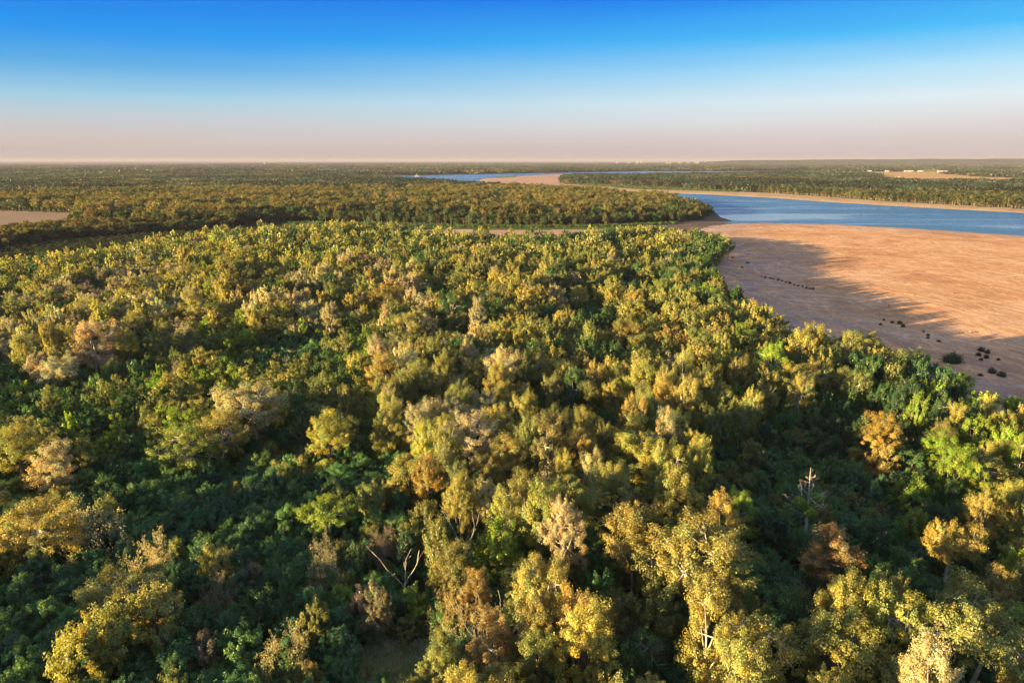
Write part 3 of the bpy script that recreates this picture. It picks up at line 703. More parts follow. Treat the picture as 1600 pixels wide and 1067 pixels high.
# landmark trees read off the photograph: u, v of the crown's centre, crown width in photo pixels, height (m), palette, style, own words
MARKS = [
 (240, 868, 80, 15, 'tan', 'twiggy', 'lone round-headed tree of fine bare twigs and tan leaves above dark low woods', 'lone round tan twiggy tree'),
 (62, 825, 115, 17, 'gold', 'broad', 'broad golden tree joined to a paler tan one above dark woods', 'broad golden tree by the left edge'),
 (140, 812, 110, 17, 'tan', 'twiggy', 'wide pale tan tree with bare twigs against a golden neighbour', 'wide pale tan tree'),
 (395, 640, 118, 24, 'tan', 'broad', 'huge pale tan broad tree with its straight trunk showing below the crown', 'huge pale tan broad tree'),
 (345, 680, 75, 20, 'gold', 'broad', 'golden tree hugging the lower left flank of the huge pale tan one', None),
 (288, 700, 85, 18, 'gold', 'broad', 'low wide golden-yellow tree among dark green ones', 'low wide golden-yellow tree'),
 (512, 695, 65, 21, 'gold', 'oval', 'upright golden tree standing alone over dark woods', 'upright lone golden tree'),
 (640, 748, 68, 22, 'gold', 'oval', 'upright golden tree at the dark hollow beside pale tan crowns', 'golden tree at the dark hollow'),
 (30, 720, 70, 20, 'gold', 'oval', 'tall golden tan tree cut by the left edge', None),
 (85, 735, 62, 19, 'tan', 'oval', 'pale tan tree with shaded green foot near the left edge', None),
 (1365, 690, 74, 23, 'amber', 'oval', 'tall amber tree of two stacked crowns on a leaning trunk', 'tall two-storey amber tree'),
 (1378, 730, 48, 17, 'amber', 'round', 'lower amber crown tucked under the taller amber one', None),
 (1300, 885, 82, 22, 'rust', 'oval', 'round rust-orange tree standing out of dark teal woods', 'round rust-orange tree'),
 (1495, 848, 92, 23, 'amber', 'flat', 'flat-topped amber tree with white branches showing', 'flat-topped amber tree'),
 (1085, 880, 165, 29, 'gold', 'broad', 'largest golden tree of all, broad crown with pale limbs', 'largest golden tree'),
 (990, 860, 95, 26, 'gold', 'oval', 'tall golden tree at the flank of the largest golden crown', None),
 (818, 790, 72, 26, 'gold', 'oval', 'upright golden tree with grey limbs above a yellow-green one', 'upright golden tree with grey limbs'),
 (893, 800, 82, 27, 'gold', 'oval', 'dense upright golden tree above the shaded green gap', 'dense upright golden tree'),
 (735, 690, 95, 26, 'tan', 'broad', 'big pale tan tree heading the ridge of golden crowns', 'big pale tan ridge tree'),
 (790, 735, 70, 25, 'amber', 'oval', 'amber tree between the pale tan ridge tree and golden ones', None),
 (1000, 725, 85, 26, 'gold', 'oval', 'tall golden tree rising over the middle of the wood', 'tall golden tree over the middle'),
 (1055, 790, 72, 25, 'gold', 'oval', 'yellow-gold tree just above the largest golden crown', None),
 (905, 715, 62, 25, 'amber', 'oval', 'slim amber tree with dark woods behind', None),
 (785, 870, 74, 19, 'lime', 'round', 'yellow-green round tree among brownish crowns', 'yellow-green round tree'),
 (600, 852, 66, 16, 'grey', 'twiggy', 'grey-brown twiggy tree above the forked white snag', 'grey-brown twiggy tree'),
 (514, 872, 58, 15, 'grey', 'twiggy', 'small grey-pink twiggy tree with a round head', 'small grey-pink twiggy tree'),
 (710, 950, 78, 17, 'rust', 'twiggy', 'pinkish brown half-bare tree by the grass clearing', 'pinkish brown half-bare tree'),
 (536, 942, 44, 11, 'lime', 'round', 'small bright green round tree in deep shade', 'small bright green round tree'),
 (650, 952, 38, 12, 'lime', 'narrow', 'slim bright green tree at the top of the clearing', 'slim bright green tree'),
 (443, 1010, 84, 13, 'tan', 'twiggy', 'pale grey twiggy tree lit at its tip near the bottom edge', 'pale grey twiggy tree'),
 (330, 930, 66, 13, 'grey', 'twiggy', 'low pinkish grey twiggy tree half in shadow', 'low pinkish grey twiggy tree'),
 (520, 795, 78, 17, 'lime', 'flat', 'bright yellow-green spreading tree on the shaded slope', 'bright yellow-green spreading tree'),
 (200, 935, 118, 14, 'olive', 'broad', 'wide low olive-gold crown under the lone round tan tree', 'wide low olive-gold crown'),
 (235, 975, 80, 15, 'gold', 'round', 'golden crown at the upper end of the slanting row', None),
 (180, 1002, 85, 15, 'gold', 'round', 'golden crown in the middle of the slanting row', 'middle crown of the slanting golden row'),
 (120, 1035, 85, 15, 'gold', 'round', 'golden-green crown low in the slanting row by the bottom edge', None),
 (1152, 812, 52, 17, 'lime', 'oval', 'teal-green tree tipped with yellow beside the dark hollow', 'yellow-tipped teal-green tree'),
 (1432, 782, 58, 17, 'lime', 'round', 'bright yellow-green crown leaning from the dark hollow', 'bright yellow-green crown'),
 (1430, 830, 48, 16, 'lime', 'round', 'small bright lime tree on a dark green mass', None),
 (1535, 742, 84, 21, 'gold', 'oval', 'wide yellow-gold crown near the right edge', 'wide yellow-gold crown'),
 (1578, 660, 62, 18, 'lime', 'round', 'yellow-green tree at the sand edge by the right border', None),
 (1470, 712, 60, 20, 'lime', 'oval', 'yellow-green tree with slim pale stem above the hollow', None),
 (1405, 965, 98, 24, 'gold', 'flat', 'spreading golden tree with white limbs showing through', 'spreading golden tree with white limbs'),
 (1300, 1030, 122, 25, 'gold', 'oval', 'big golden tree filling the bottom edge right of centre', 'big golden tree on the bottom edge'),
 (1195, 1025, 105, 25, 'gold', 'oval', 'pointed golden tree on the bottom edge before dark woods', 'pointed golden tree'),
 (1510, 985, 130, 22, 'olive', 'broad', 'wide olive-gold tree with grey branches low in the right corner', 'wide olive-gold corner tree'),
 (1582, 790, 60, 21, 'gold', 'oval', 'tall golden crowns cut by the right edge', None),
 (1588, 905, 54, 19, 'lime', 'round', 'bright green-gold tree at the right edge', None),
 (850, 925, 86, 24, 'amber', 'broad', 'amber-gold tree in the brown belt below the dense golden ones', 'amber-gold belt tree'),
 (915, 975, 92, 22, 'amber', 'broad', 'orange-amber tree low in the centre', 'orange-amber tree low in the centre'),
 (770, 1010, 70, 18, 'rust', 'oval', 'reddish brown tree beside the grassy clearing', None),
 (405, 455, 52, 24, 'gold', 'broad', 'golden crown on the far left ridge', None),
 (600, 470, 66, 24, 'amber', 'broad', 'wide sandy amber crown in the middle distance', None),
 (1240, 600, 74, 23, 'gold', 'broad', 'golden crown close to the shaded sand edge', None),
 (1120, 840, 60, 24, 'amber', 'oval', 'orange-tipped crown behind the largest golden tree', None),
 (1085, 720, 50, 25, 'amber', 'oval', 'amber-topped tree over the dark hollow', None),
 (1340, 545, 66, 22, 'gold', 'broad', 'golden tree with a pale fallen limb at the sand edge', None),
 (1435, 572, 40, 19, 'lime', 'round', 'yellow-green tree standing out over the shaded sand', None),
 (1490, 605, 46, 18, 'lime', 'oval', 'yellow-green pointed tree by the big sandbar bush', None),
]
for (u, v, wpx, H, pal, style, lab, ref) in MARKS:
    if u < 560 and pal in ('tan', 'gold', 'olive', 'grey') and v > 600: H += 4
    cz = {'twiggy': .68, 'flat': .8}.get(style, STYLES.get(style, {}).get('cz', .6)) * H
    x, y = G(u, v, cz)
    _, _, dz = proj(x, y, cz)
    Wd = wpx * float(dz) / F * 1.02
    trees.append(dict(x=x, y=y, H=H, W=Wd, pal=pal, style=style, mark=lab, ref=ref))
    occupy(x, y, Wd * .42)
SNAGS = [(1265, 770, 25, 'leafy'), (630, 893, 15, 'fork'), (765, 972, 16, 'bush'), (724, 862, 17, 'tall'), (580, 700, 10, 'fork'), (1588, 1050, 15, 'bush'), (1272, 935, 12, 'bush')]
snag_xy = [G(u, v, h * .72) for u, v, h, k in SNAGS]
for (x, y) in snag_xy: occupy(x, y, 3.6)

nf = near_forest_p
bx0, bx1, by0, by1 = nf[:, 0].min(), nf[:, 0].max(), nf[:, 1].min(), nf[:, 1].max()
def sample_region(sp, poly, x0, x1, y0, y1, seed):
    rg = np.random.default_rng(seed)
    xs = np.arange(x0, x1, sp); ys = np.arange(y0, y1, sp * .87)
    Xs, Ys = np.meshgrid(xs, ys); Xs[1::2] += sp / 2
    Xs = Xs + rg.uniform(-.42, .42, Xs.shape) * sp; Ys = Ys + rg.uniform(-.42, .42, Ys.shape) * sp
    m = inside(poly, Xs, Ys) if poly is not None else np.ones(Xs.shape, bool)
    return Xs[m], Ys[m]
xs, ys = sample_region(5.2, nf, bx0, min(bx1, 900), by0, by1, 11)
az_ = np.degrees(np.arctan2(xs, ys)); r_ = np.hypot(xs, ys)
keep = ((az_ > -60) & (az_ < 46)) | (r_ < 130)
keep &= ~inside(clearing_p, xs, ys) & (r_ > 28)
xs, ys = xs[keep], ys[keep]
sdn = sdist(nf, xs, ys)
order = rng.permutation(len(xs))
gapn = vnoise(xs, ys, 38, 91) * .7 + vnoise(xs, ys, 17, 92) * .5
U_, V_, _ = proj(xs, ys, np.full(len(xs), 14.0))
for i in order:
    x, y = xs[i], ys[i]
    u, v = U_[i], V_[i]
    if y < 40: u, v = -200, 1000
    sg = 38 if v > 520 else 30
    w = np.exp(-((cpu - u) ** 2 + (1.6 * (cpv - v)) ** 2) / (2 * sg * sg)) + 1e-9 / (1 + (cpu - u) ** 2 + (2 * (cpv - v)) ** 2)
    c = CP[rng.choice(len(CP), p=w / w.sum())]
    Hh = c[3] * rng.uniform(.82, 1.16); Wd = c[4] * rng.uniform(.7, 1.36)
    style = pyr.choice(c[5].split())
    e = sdn[i]
    if v < 560: Wd *= 1.1; Hh *= rng.uniform(.78, 1.18)
    if e < 10: Hh *= .8 + .2 * max(0, e) / 10 
    if gapn[i] < -.17 and v < 900:
        Hh *= .62; style = 'round'; c = (0, 0, dict(dark=5, green=5, olive=2)); Wd = min(Wd, 8.5)
    elif gapn[i] > .2: Hh *= 1.12
    if e < 38 and x > 60 and y > 60:
        Hh = max(Hh, rng.uniform(20.5, 24)); style = pyr.choice(['oval', 'round', 'broad']); Wd = max(Wd, 9.5)
    if not far_enough(x, y, Wd * .42, .86): continue
    pal = pyr.choices(list(c[2]), list(c[2].values()))[0]
    if pal in ('amber', 'rust') and rng.random() < .65: pal = pyr.choice(['tan', 'gold', 'olive'])
    if v > 600 and Wd > 9: Wd *= .84
    if rng.random() < .012: style, pal = 'twiggy', pyr.choice(['grey', 'tan'])
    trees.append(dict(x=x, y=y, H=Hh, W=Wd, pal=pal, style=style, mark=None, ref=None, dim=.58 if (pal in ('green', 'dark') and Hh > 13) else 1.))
    occupy(x, y, Wd * .42)
# under-storey in the gaps, where the camera can look down into them
ux, uy = sample_region(4.6, nf, bx0, min(bx1, 500), 20, 560, 12)
az_ = np.degrees(np.arctan2(ux, uy)); k = (az_ > -50) & (az_ < 42) & ~inside(clearing_p, ux, uy)
ux, uy = ux[k], uy[k]
ugrid = {}
for i in rng.permutation(len(ux)):
    x, y = ux[i], uy[i]; Wd = rng.uniform(4.5, 7.5)
    ci, cj = int(x // 5), int(y // 5)
    if any((px - x) ** 2 + (py - y) ** 2 < 4.1 ** 2 for a in (-1, 0, 1) for b in (-1, 0, 1) for (px, py) in ugrid.get((ci + a, cj + b), ())): continue
    ugrid.setdefault((ci, cj), []).append((x, y))
    trees.append(dict(x=x, y=y, H=rng.uniform(6.5, 12), W=Wd, pal=pyr.choice(['dark', 'dark', 'green', 'green', 'green', 'olive']), style='round', mark=None, ref=None, under=1))
print('near trees', len(trees))

# second forest and right bank, single trees out to 2300 m
def blocked(X, Y):
    b = inside(water_p, X, Y)
    for p in (sand_p, far_sand_p, beach_p, strip_sand_p, meadow_p, slough_p, mud_p): b |= inside(p, X, Y)
    for p, c in fields.values(): b |= inside(p, X, Y)
    return b
far_pts = []
def plant_far(poly, sp, rmin, rmax, seed, palf):
    x, y = sample_region(sp, poly, max(poly[:, 0].min(), -rmax * .85), min(poly[:, 0].max(), rmax * .85), max(poly[:, 1].min(), rmin * .7), min(poly[:, 1].max(), rmax), seed)
    r = np.hypot(x, y); a = np.degrees(np.arctan2(x, y))
    k = (r > rmin) & (r < rmax) & (np.abs(a) < 42) & ~blocked(x, y)
    return x[k], y[k]
for poly, seed, kind in ((second_p, 21, 'second'), (right_land_p, 22, 'right')):
    x, y = plant_far(poly, 9.4, 500, 2400, seed, None)
    s = sdist(poly, x, y)
    big = vnoise(x, y, 110, 31) + vnoise(x, y, 45, 32)
    far_pts.append((x, y, s, big, kind))

# ------------------------------------------------------------------ which trees show largest: a small painter's pass
IW, IH = 640, 427
idb = np.full((IH, IW), -1, int)
tx = np.array([t['x'] for t in trees]); ty = np.array([t['y'] for t in trees]); th_ = np.array([t['H'] for t in trees]); tw = np.array([t['W'] for t in trees])
cu, cv, cz_ = proj(tx, ty, th_ * .62)
rx = tw * .46 * F / np.maximum(cz_, 1) * IW / 1600
ryy = (th_ * .36) * F / np.maximum(cz_, 1) * IW / 1600
for i in np.argsort(-cz_):
    if cz_[i] < 10: continue
    a, b = cu[i] * IW / 1600, cv[i] * IW / 1600
    x0, x1 = int(max(0, a - rx[i])), int(min(IW, a + rx[i] + 1)); y0, y1 = int(max(0, b - ryy[i])), int(min(IH, b + ryy[i] + 1))
    if x0 >= x1 or y0 >= y1: continue
    yy, xx = np.mgrid[y0:y1, x0:x1]
    m = ((xx - a) / rx[i]) ** 2 + ((yy - b) / ryy[i]) ** 2 < 1
    idb[y0:y1, x0:x1][m] = i
cnt = np.bincount(idb[idb >= 0], minlength=len(trees))
score = cnt.astype(float)
for i, t in enumerate(trees):
    if t['mark']: score[i] += 1e6
    if t['style'] == 'twiggy' and not t['mark']: score[i] = 0
single = np.argsort(-score)[:290]
single = [i for i in single if cnt[i] > 0 or trees[i]['mark']]
for i in single: trees[i]['single'] = 1

# ------------------------------------------------------------------ tree things with their own labels
def tint_of(pal, rg, spread=.10):
    c = np.array(PAL[pal]); return c * rg.uniform(1 - 1.6 * spread, 1 + 1.6 * spread) * (1 + rg.normal(0, spread * .5, 3))
refs = [(cu[i], cv[i], trees[i]['ref'], i) for i in range(len(MARKS)) if trees[i]['ref']]
SN_REF = ['leaf-tufted dead snag', 'forked white snag', 'thicket of bare branches', 'tall white bare tree', 'thin snag in the dark hollow', None, None]
for (u, v, h, k), rf in zip(SNAGS, SN_REF):
    if rf: refs.append((u, v, rf, -1))
refs += [(635, 1050, 'grassy clearing', -1), (1400, 552, 'big bend of the sand edge', -1), (1145, 392, 'far tip of the near wood', -1), (30, 405, 'dark slough', -1)]
DIRS = ['right of', 'behind-right of', 'behind', 'behind-left of', 'left of', 'front-left of', 'in front of', 'front-right of']
ORD = ['', 'second', 'third', 'fourth', 'fifth', 'sixth', 'seventh', 'eighth', 'ninth', 'tenth', 'eleventh', 'twelfth']
sect = {}
for i in single:
    t = trees[i]
    if t['mark']: continue
    d = [((cu[i] - r[0]) ** 2 + (1.4 * (cv[i] - r[1])) ** 2, k) for k, r in enumerate(refs)]
    dd, k = min(d)
    ang = math.degrees(math.atan2(-(cv[i] - refs[k][1]), cu[i] - refs[k][0])) % 360
    s = int(((ang + 22.5) % 360) // 45)
    sect.setdefault((k, s), []).append((dd, i))
for (k, s), L in sect.items():
    L.sort()
    for n, (dd, i) in enumerate(L):
        t = trees[i]
        size = 'low' if t['H'] < 11.5 else ('tall' if t['H'] > 21 else '')
        form = {'broad': 'broad', 'oval': 'upright', 'narrow': 'slim', 'round': 'round', 'flat': 'flat-topped', 'twiggy': 'twiggy'}[t['style']]
        words = ' '.join(w for w in (size if len(refs[k][2].split()) < 6 else '', NAMES[t['pal']], form, 'tree') if w)
        o = ORD[min(n, 11)]
        t['label'] = '%s, %s the %s' % (words, ('%s %s' % (o, DIRS[s].replace('right of', 'right of'))) if o else DIRS[s], refs[k][2])
        t['label'] = t['label']
rg2 = np.random.default_rng(99)
for i in single:
    t = trees[i]
    keys = [k for k in PROTO if k.startswith('h_' + t['style'])]
    key = keys[int(rg2.integers(len(keys)))]; p = PROTO[key]
    root = bpy.data.objects.new('tree', None); COL.objects.link(root)
    root.empty_display_size = 1
    root.location = (t['x'], t['y'], 0)
    root.rotation_euler = (rg2.normal(0, .03), rg2.normal(0, .03), rg2.random() * 6.28)
    sx = t['W'] / p['W']; sz = t['H'] / p['H']
    root.scale = (sx * rg2.uniform(.94, 1.06), sx * rg2.uniform(.94, 1.06), sz)
    root['label'] = t['mark'] or t['label']; root['category'] = 'tree'
    if not t['mark']: root['group'] = 'trees of the near riverside wood'
    link('trunk', p['t'], root)
    cr = link('crown', p['c'], root)
    cr['tint'] = [float(q) * t.get('dim', 1.) for q in tint_of(t['pal'], rg2)]

# snags
def snag(kind, H, seed):
    rg = np.random.default_rng(seed); tb = MB(); ends = []
    if kind == 'fork':
        tb.tube([(0, 0, -1), (.1, 0, H * .25), (0, .1, H * .45)], [.24, .20, .17], 7)
        for d, L in (((-.45, .1, 1), H * .42), ((.42, -.1, .9), H * .38), ((.1, .3, 1), H * .3)):
            grow(tb, np.array([0, .1, H * .44]), unit(np.array(d, float)), L, .13, 1, 3, rg, ends, .55, 2, .05, .10, 0, .035)
    elif kind == 'tall':
        tb.tube([(0, 0, -1), (.3, 0, H * .4), (.1, .1, H * .6)], [.28, .22, .18], 7)
        for d, L in (((-.15, .1, 1), H * .36), ((.32, -.1, 1), H * .34), ((.7, .2, .8), H * .2)):
            grow(tb, np.array([.1, .1, H * .58]), unit(np.array(d, float)), L, .12, 1, 4, rg, ends, .4, 2, .12, .08, 0, .025)
    elif kind == 'leafy':
        tb.tube([(0, 0, -1), (.2, 0, H * .35), (-.1, .1, H * .68), (-.4, .1, H)], [.42, .34, .24, .07], 7)
        for z in np.linspace(.46, .95, 17):
            a = rg.random() * 6.28
            grow(tb, np.array([0, .1, H * z]), unit(np.array([math.cos(a), math.sin(a), .35])), H * (1.04 - z) * rg.uniform(.13, .25), .08, 1, 4, rg, ends, .5, 2, .03, .12, 0, .03)
    else:
        for q in range(5):
            a = q * 1.256 + rg.random()
            grow(tb, np.array([rg.normal(0, .6), rg.normal(0, .6), -.5]), unit(np.array([math.cos(a) * .35, math.sin(a) * .35, 1])), H * .45, .15, 0, 3, rg, ends, .45, 2, .06, .12, 0, .03)
    return tb, ends
SN_LAB = ['dead-topped snag with two tufts of green leaves over the dark hollow', 'forked white bare snag standing in shade near the clearing',
          'thicket of bare pale branches beside the grassy clearing', 'tall white bare tree rising through brown foliage',
          'thin grey forked snag in the dark left hollow', 'bare pinkish treetop poking in at the bottom right corner', 'small bare bleached treetop below the rust-orange tree']
for n, ((u, v, h, k), (x, y), lab) in enumerate(zip(SNAGS, snag_xy, SN_LAB)):
    tb, ends = snag(k, h, 300 + n)
    root = bpy.data.objects.new('dead_tree', None); COL.objects.link(root); root.location = (x, y, 0)
    root['label'] = lab; root['category'] = 'dead tree'
    link('trunk', tb.mesh('trunk', [PALE], True), root)
    if k == 'leafy':
        rg = np.random.default_rng(5); cb = MB()
        for q in ((-2.2, 0, .62 * h), (2.4, .5, .66 * h), (.3, -1.2, .52 * h), (.2, 1, .56 * h)):
            m = 900; w = sphere_pts(m, rg); P = np.array(q) + w * (rg.random((m, 1)) ** .4) * [1.9, 1.7, 1.2]
            lv = rg.uniform(.7, 1.3, (m, 1))
            leaf_quads(cb, P, unit(w + rg.normal(0, .4, w.shape)), rg.uniform(.14, .3, m), np.repeat(lv, 3, 1), rg, 0)
        cr = link('leaf_tuft', cb.mesh('leaf_tuft', [LEAF]), root); cr['tint'] = list(PAL['lime'])

# ------------------------------------------------------------------ scatter of the remaining woods
def scatter(name, keys, P, rot, scl, pid, tint, **props):
    coll = bpy.data.collections.new('src_' + name)
    names = sorted(keys)
    for k in names:
        o = bpy.data.objects.new('kind_' + k, PROTO[k]['j']); coll.objects.link(o)
    me = bpy.data.meshes.new(name); me.vertices.add(len(P)); me.vertices.foreach_set('co', P.astype(np.float32).ravel())
    for nm, ty_, arr, pr in (('rot', 'FLOAT_VECTOR', rot, 'vector'), ('scl', 'FLOAT_VECTOR', scl, 'vector'), ('tint', 'FLOAT_COLOR', np.concatenate([tint, np.ones((len(P), 1))], 1), 'color')):
        a = me.attributes.new(nm, ty_, 'POINT'); a.data.foreach_set(pr, arr.astype(np.float32).ravel())
    a = me.attributes.new('pid', 'INT', 'POINT'); a.data.foreach_set('value', pid.astype(np.int32))
    o = link(name, me, kind='stuff', **props)
    ng = bpy.data.node_groups.new('scatter_' + name, 'GeometryNodeTree')
    ng.interface.new_socket('Geometry', in_out='INPUT', socket_type='NodeSocketGeometry')
    ng.interface.new_socket('Geometry', in_out='OUTPUT', socket_type='NodeSocketGeometry')
    gi = ng.nodes.new('NodeGroupInput'); go = ng.nodes.new('NodeGroupOutput')
    ci = ng.nodes.new('GeometryNodeCollectionInfo'); ci.inputs['Collection'].default_value = coll
    ci.inputs['Separate Children'].default_value = True; ci.inputs['Reset Children'].default_value = True
    ip = ng.nodes.new('GeometryNodeInstanceOnPoints'); ip.inputs['Pick Instance'].default_value = True
    def na_(nm, dt):
        n = ng.nodes.new('GeometryNodeInputNamedAttribute'); n.data_type = dt; n.inputs['Name'].default_value = nm; return n.outputs['Attribute']
    ng.links.new(gi.outputs[0], ip.inputs['Points']); ng.links.new(ci.outputs[0], ip.inputs['Instance'])
    ng.links.new(na_('pid', 'INT'), ip.inputs['Instance Index'])
    er = ng.nodes.new('FunctionNodeEulerToRotation'); ng.links.new(na_('rot', 'FLOAT_VECTOR'), er.inputs[0]); ng.links.new(er.outputs[0], ip.inputs['Rotation'])
    ng.links.new(na_('scl', 'FLOAT_VECTOR'), ip.inputs['Scale'])
    ng.links.new(ip.outputs[0], go.inputs[0])
    md = o.modifiers.new('scatter', 'NODES'); md.node_group = ng
    return o, names
rest = [t for t in trees if 'single' not in t]
rg3 = np.random.default_rng(5)
def build_scatter(name, lst, label_props):
    """lst of (x, y, H, W, palette colour, key)"""
    keys = sorted(set(l[5] for l in lst)); idx = {k: i for i, k in enumerate(keys)}
    n = len(lst)
    P = np.array([(l[0], l[1], .4 if name == 'grass' else 0) for l in lst]); rot = np.stack([rg3.normal(0, .03, n), rg3.normal(0, .03, n), rg3.random(n) * 6.28], 1)
    scl = np.array([(l[3] / PROTO[l[5]]['W'], l[3] / PROTO[l[5]]['W'], l[2] / PROTO[l[5]]['H']) for l in lst])
    tint = np.array([l[4] for l in lst]); pid = np.array([idx[l[5]] for l in lst])
    return scatter(name, keys, P, rot, scl, pid, tint, **label_props)
KEYS = {}
for k in PROTO: KEYS.setdefault(k[:2] + k[2:].rstrip('0123456789'), []).append(k)
lst = []
for t in rest:
    r = math.hypot(t['x'], t['y'])
    lod = 'h_' if r < 260 else ('m_' if r < 620 else 'l_')
    st = t['style']
    if lod == 'm_' and st == 'flat': st = 'broad'
    if lod == 'l_' and st in ('flat', 'twiggy'): st = 'broad'
    lst.append((t['x'], t['y'], t['H'], t['W'], tint_of(t['pal'], rg3) * t.get('dim', 1.), pyr.choice(KEYS[lod + st])))
build_scatter('woodland', lst, dict(label='rest of the near riverside wood behind its front trees', category='woodland'))
for (x, y, s, big, kind) in far_pts:
    lst = []
    u, v, _ = proj(x, y, np.full(len(x), 15.))
    rr_ = np.hypot(x, y)
    for i in range(len(x)):
        b = big[i] + rg3.normal(0, .25)
        if kind == 'second':
            if u[i] > 440 and s[i] < 75 and v[i] > 330:
                pal, st, H, Wd = pyr.choice(['pine', 'pine', 'olive', 'green']), pyr.choice(['narrow', 'round', 'oval']), 16, 8
            elif b > .25: pal, st, H, Wd = pyr.choice(['gold', 'olive', 'olive', 'amber']), 'broad', 24, 14
            elif b > -.15: pal, st, H, Wd = pyr.choice(['olive', 'olive', 'pine', 'pine', 'green']), 'broad', 20, 12.5
            else: pal, st, H, Wd = pyr.choice(['pine', 'pine', 'dark', 'green']), 'round', 15, 10
        else:
            if s[i] < 70: pal, st, H, Wd = pyr.choice(['olive', 'pine', 'olive', 'pine']), pyr.choice(['oval', 'narrow', 'round']), 21, 10
            else: pal, st, H, Wd = pyr.choice(['pine', 'olive', 'pine', 'pine']), 'round', 18, 11.5
        if s[i] < 15: st = 'round'; H = min(H, 15)
        H *= rg3.uniform(.68, 1.22); Wd *= rg3.uniform(.85, 1.3)
        lod = 'm_' if rr_[i] < 1300 else 'l_'
        if kind == 'second' and u[i] < 360 and v[i] > 338: H *= .62
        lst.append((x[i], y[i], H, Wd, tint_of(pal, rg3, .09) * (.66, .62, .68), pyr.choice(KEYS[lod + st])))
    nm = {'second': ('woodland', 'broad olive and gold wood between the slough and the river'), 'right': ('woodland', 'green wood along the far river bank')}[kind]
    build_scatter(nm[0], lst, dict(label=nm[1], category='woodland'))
# patches further out
def patches(polys, sp, rmin, rmax, seed, keyp, name, lab):
    lst = []
    for poly in polys:
        x, y = plant_far(poly, sp, rmin, rmax, seed, None)
        big = vnoise(x, y, 500, 41) + vnoise(x, y, 180, 42)
        for i in range(len(x)):
            pal = pyr.choice(['olive', 'pine', 'pine', 'pine', 'dark'] if big[i] > 0 else ['pine', 'dark', 'dark', 'pine'])
            k = pyr.choice([q for q in PROTO if q.startswith(keyp)])
            s = rg3.uniform(.85, 1.15)
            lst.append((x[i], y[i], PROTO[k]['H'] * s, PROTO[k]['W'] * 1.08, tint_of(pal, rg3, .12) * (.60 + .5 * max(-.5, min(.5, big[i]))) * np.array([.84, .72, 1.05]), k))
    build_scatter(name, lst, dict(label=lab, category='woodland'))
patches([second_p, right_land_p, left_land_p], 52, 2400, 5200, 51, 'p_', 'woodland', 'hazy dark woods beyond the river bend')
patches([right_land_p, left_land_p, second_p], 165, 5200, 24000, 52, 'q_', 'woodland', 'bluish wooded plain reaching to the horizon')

# ------------------------------------------------------------------ low fringe of willows and grass
def tuft_mesh(name, n, rad, h, seed, w=.13):
    rg = np.random.default_rng(seed); cb = MB()
    r = rad * rg.random(n) ** .5; a = rg.random(n) * 6.28
    b = np.stack([r * np.cos(a), r * np.sin(a), np.zeros(n)], 1)
    lean = rg.normal(0, .3, (n, 2)) * h; hh = h * rg.uniform(.5, 1.2, n)
    tvec = np.stack([np.cos(a + 1), np.sin(a + 1), np.zeros(n)], 1) * w
    top = b + np.concatenate([lean, hh[:, None]], 1); mid = b + np.concatenate([lean * .35, hh[:, None] * .55], 1)
    v = np.stack([b - tvec, b + tvec, mid + tvec * .8, mid - tvec * .8, top + tvec * .15, top - tvec * .15], 1).reshape(-1, 3)
    k = np.arange(n)[:, None] * 6
    f = np.concatenate([k + [0, 1, 2, 3], k + [3, 2, 4, 5]], 0)
    var = np.repeat(rg.uniform(.6, 1.35, (n, 1)), 6, 0); cb.add(v, f, 0, np.repeat(var, 3, 1))
    return cb
reg('g_tuft0', None, tuft_mesh('tuft', 260, 1.6, 1.2, 1), 1.2, 3.2, BARK)
reg('g_tuft1', None, tuft_mesh('tuft', 260, 1.5, .9, 2), .9, 3.0, BARK)
gx_, gy_ = sample_region(1.25, clearing_p, clearing_p[:, 0].min(), clearing_p[:, 0].max(), clearing_p[:, 1].min(), clearing_p[:, 1].max(), 77)
lst = [(a, b, rg3.uniform(.7, 1.4), 3.1, np.array(pyr.choice([(.38, .44, .28), (.45, .45, .31), (.30, .38, .22)])) * rg3.uniform(.8, 1.2), pyr.choice(['g_tuft0', 'g_tuft1'])) for a, b in zip(gx_, gy_)]
build_scatter('grass', lst, dict(label='rough dull grass filling the small clearing at the bottom edge', category='grass'))
# low green willow scrub along the meadow and the far sandbar
def shrub_band(poly, sp, hh, seed, pals, name, lab, frac=1.0):
    x, y = sample_region(sp, poly, poly[:, 0].min(), poly[:, 0].max(), poly[:, 1].min(), poly[:, 1].max(), seed)
    k = ~inside(water_p, x, y) & (np.random.default_rng(seed).random(len(x)) < frac); x, y = x[k], y[k]
    lst = [(a, b, hh * rg3.uniform(.6, 1.3), hh * 1.5 * rg3.uniform(.8, 1.3), tint_of(pyr.choice(pals), rg3), pyr.choice(KEYS['l_round'])) for a, b in zip(x, y)]
    build_scatter(name, lst, dict(label=lab, category='scrub'))
shrub_band(GP([(450, 347.5), (640, 351), (800, 354.5), (960, 352.5), (1060, 348.5), (1060, 351), (960, 355), (800, 357), (650, 356.5), (560, 353), (450, 351)]), 5, 3.5, 81, ['green', 'pine', 'green', 'olive'], 'scrub', 'low green willow scrub in front of the second wood')
shrub_band(GP([(880, 285.8), (925, 288), (1000, 291.2), (1060, 293.8), (1100, 296.2), (1150, 299.5), (1150, 301), (1060, 297.8), (1000, 296.5), (930, 291.2), (880, 288)]), 9, 4, 82, ['green', 'pine', 'olive'], 'scrub', 'low green scrub between the far wood and the beach')
shrub_band(GP([(765, 276.4), (808, 274.9), (806, 277.2), (770, 278.6)]), 14, 4.5, 83, ['dark', 'green'], 'scrub', 'dark scrub island on the far sandbar')
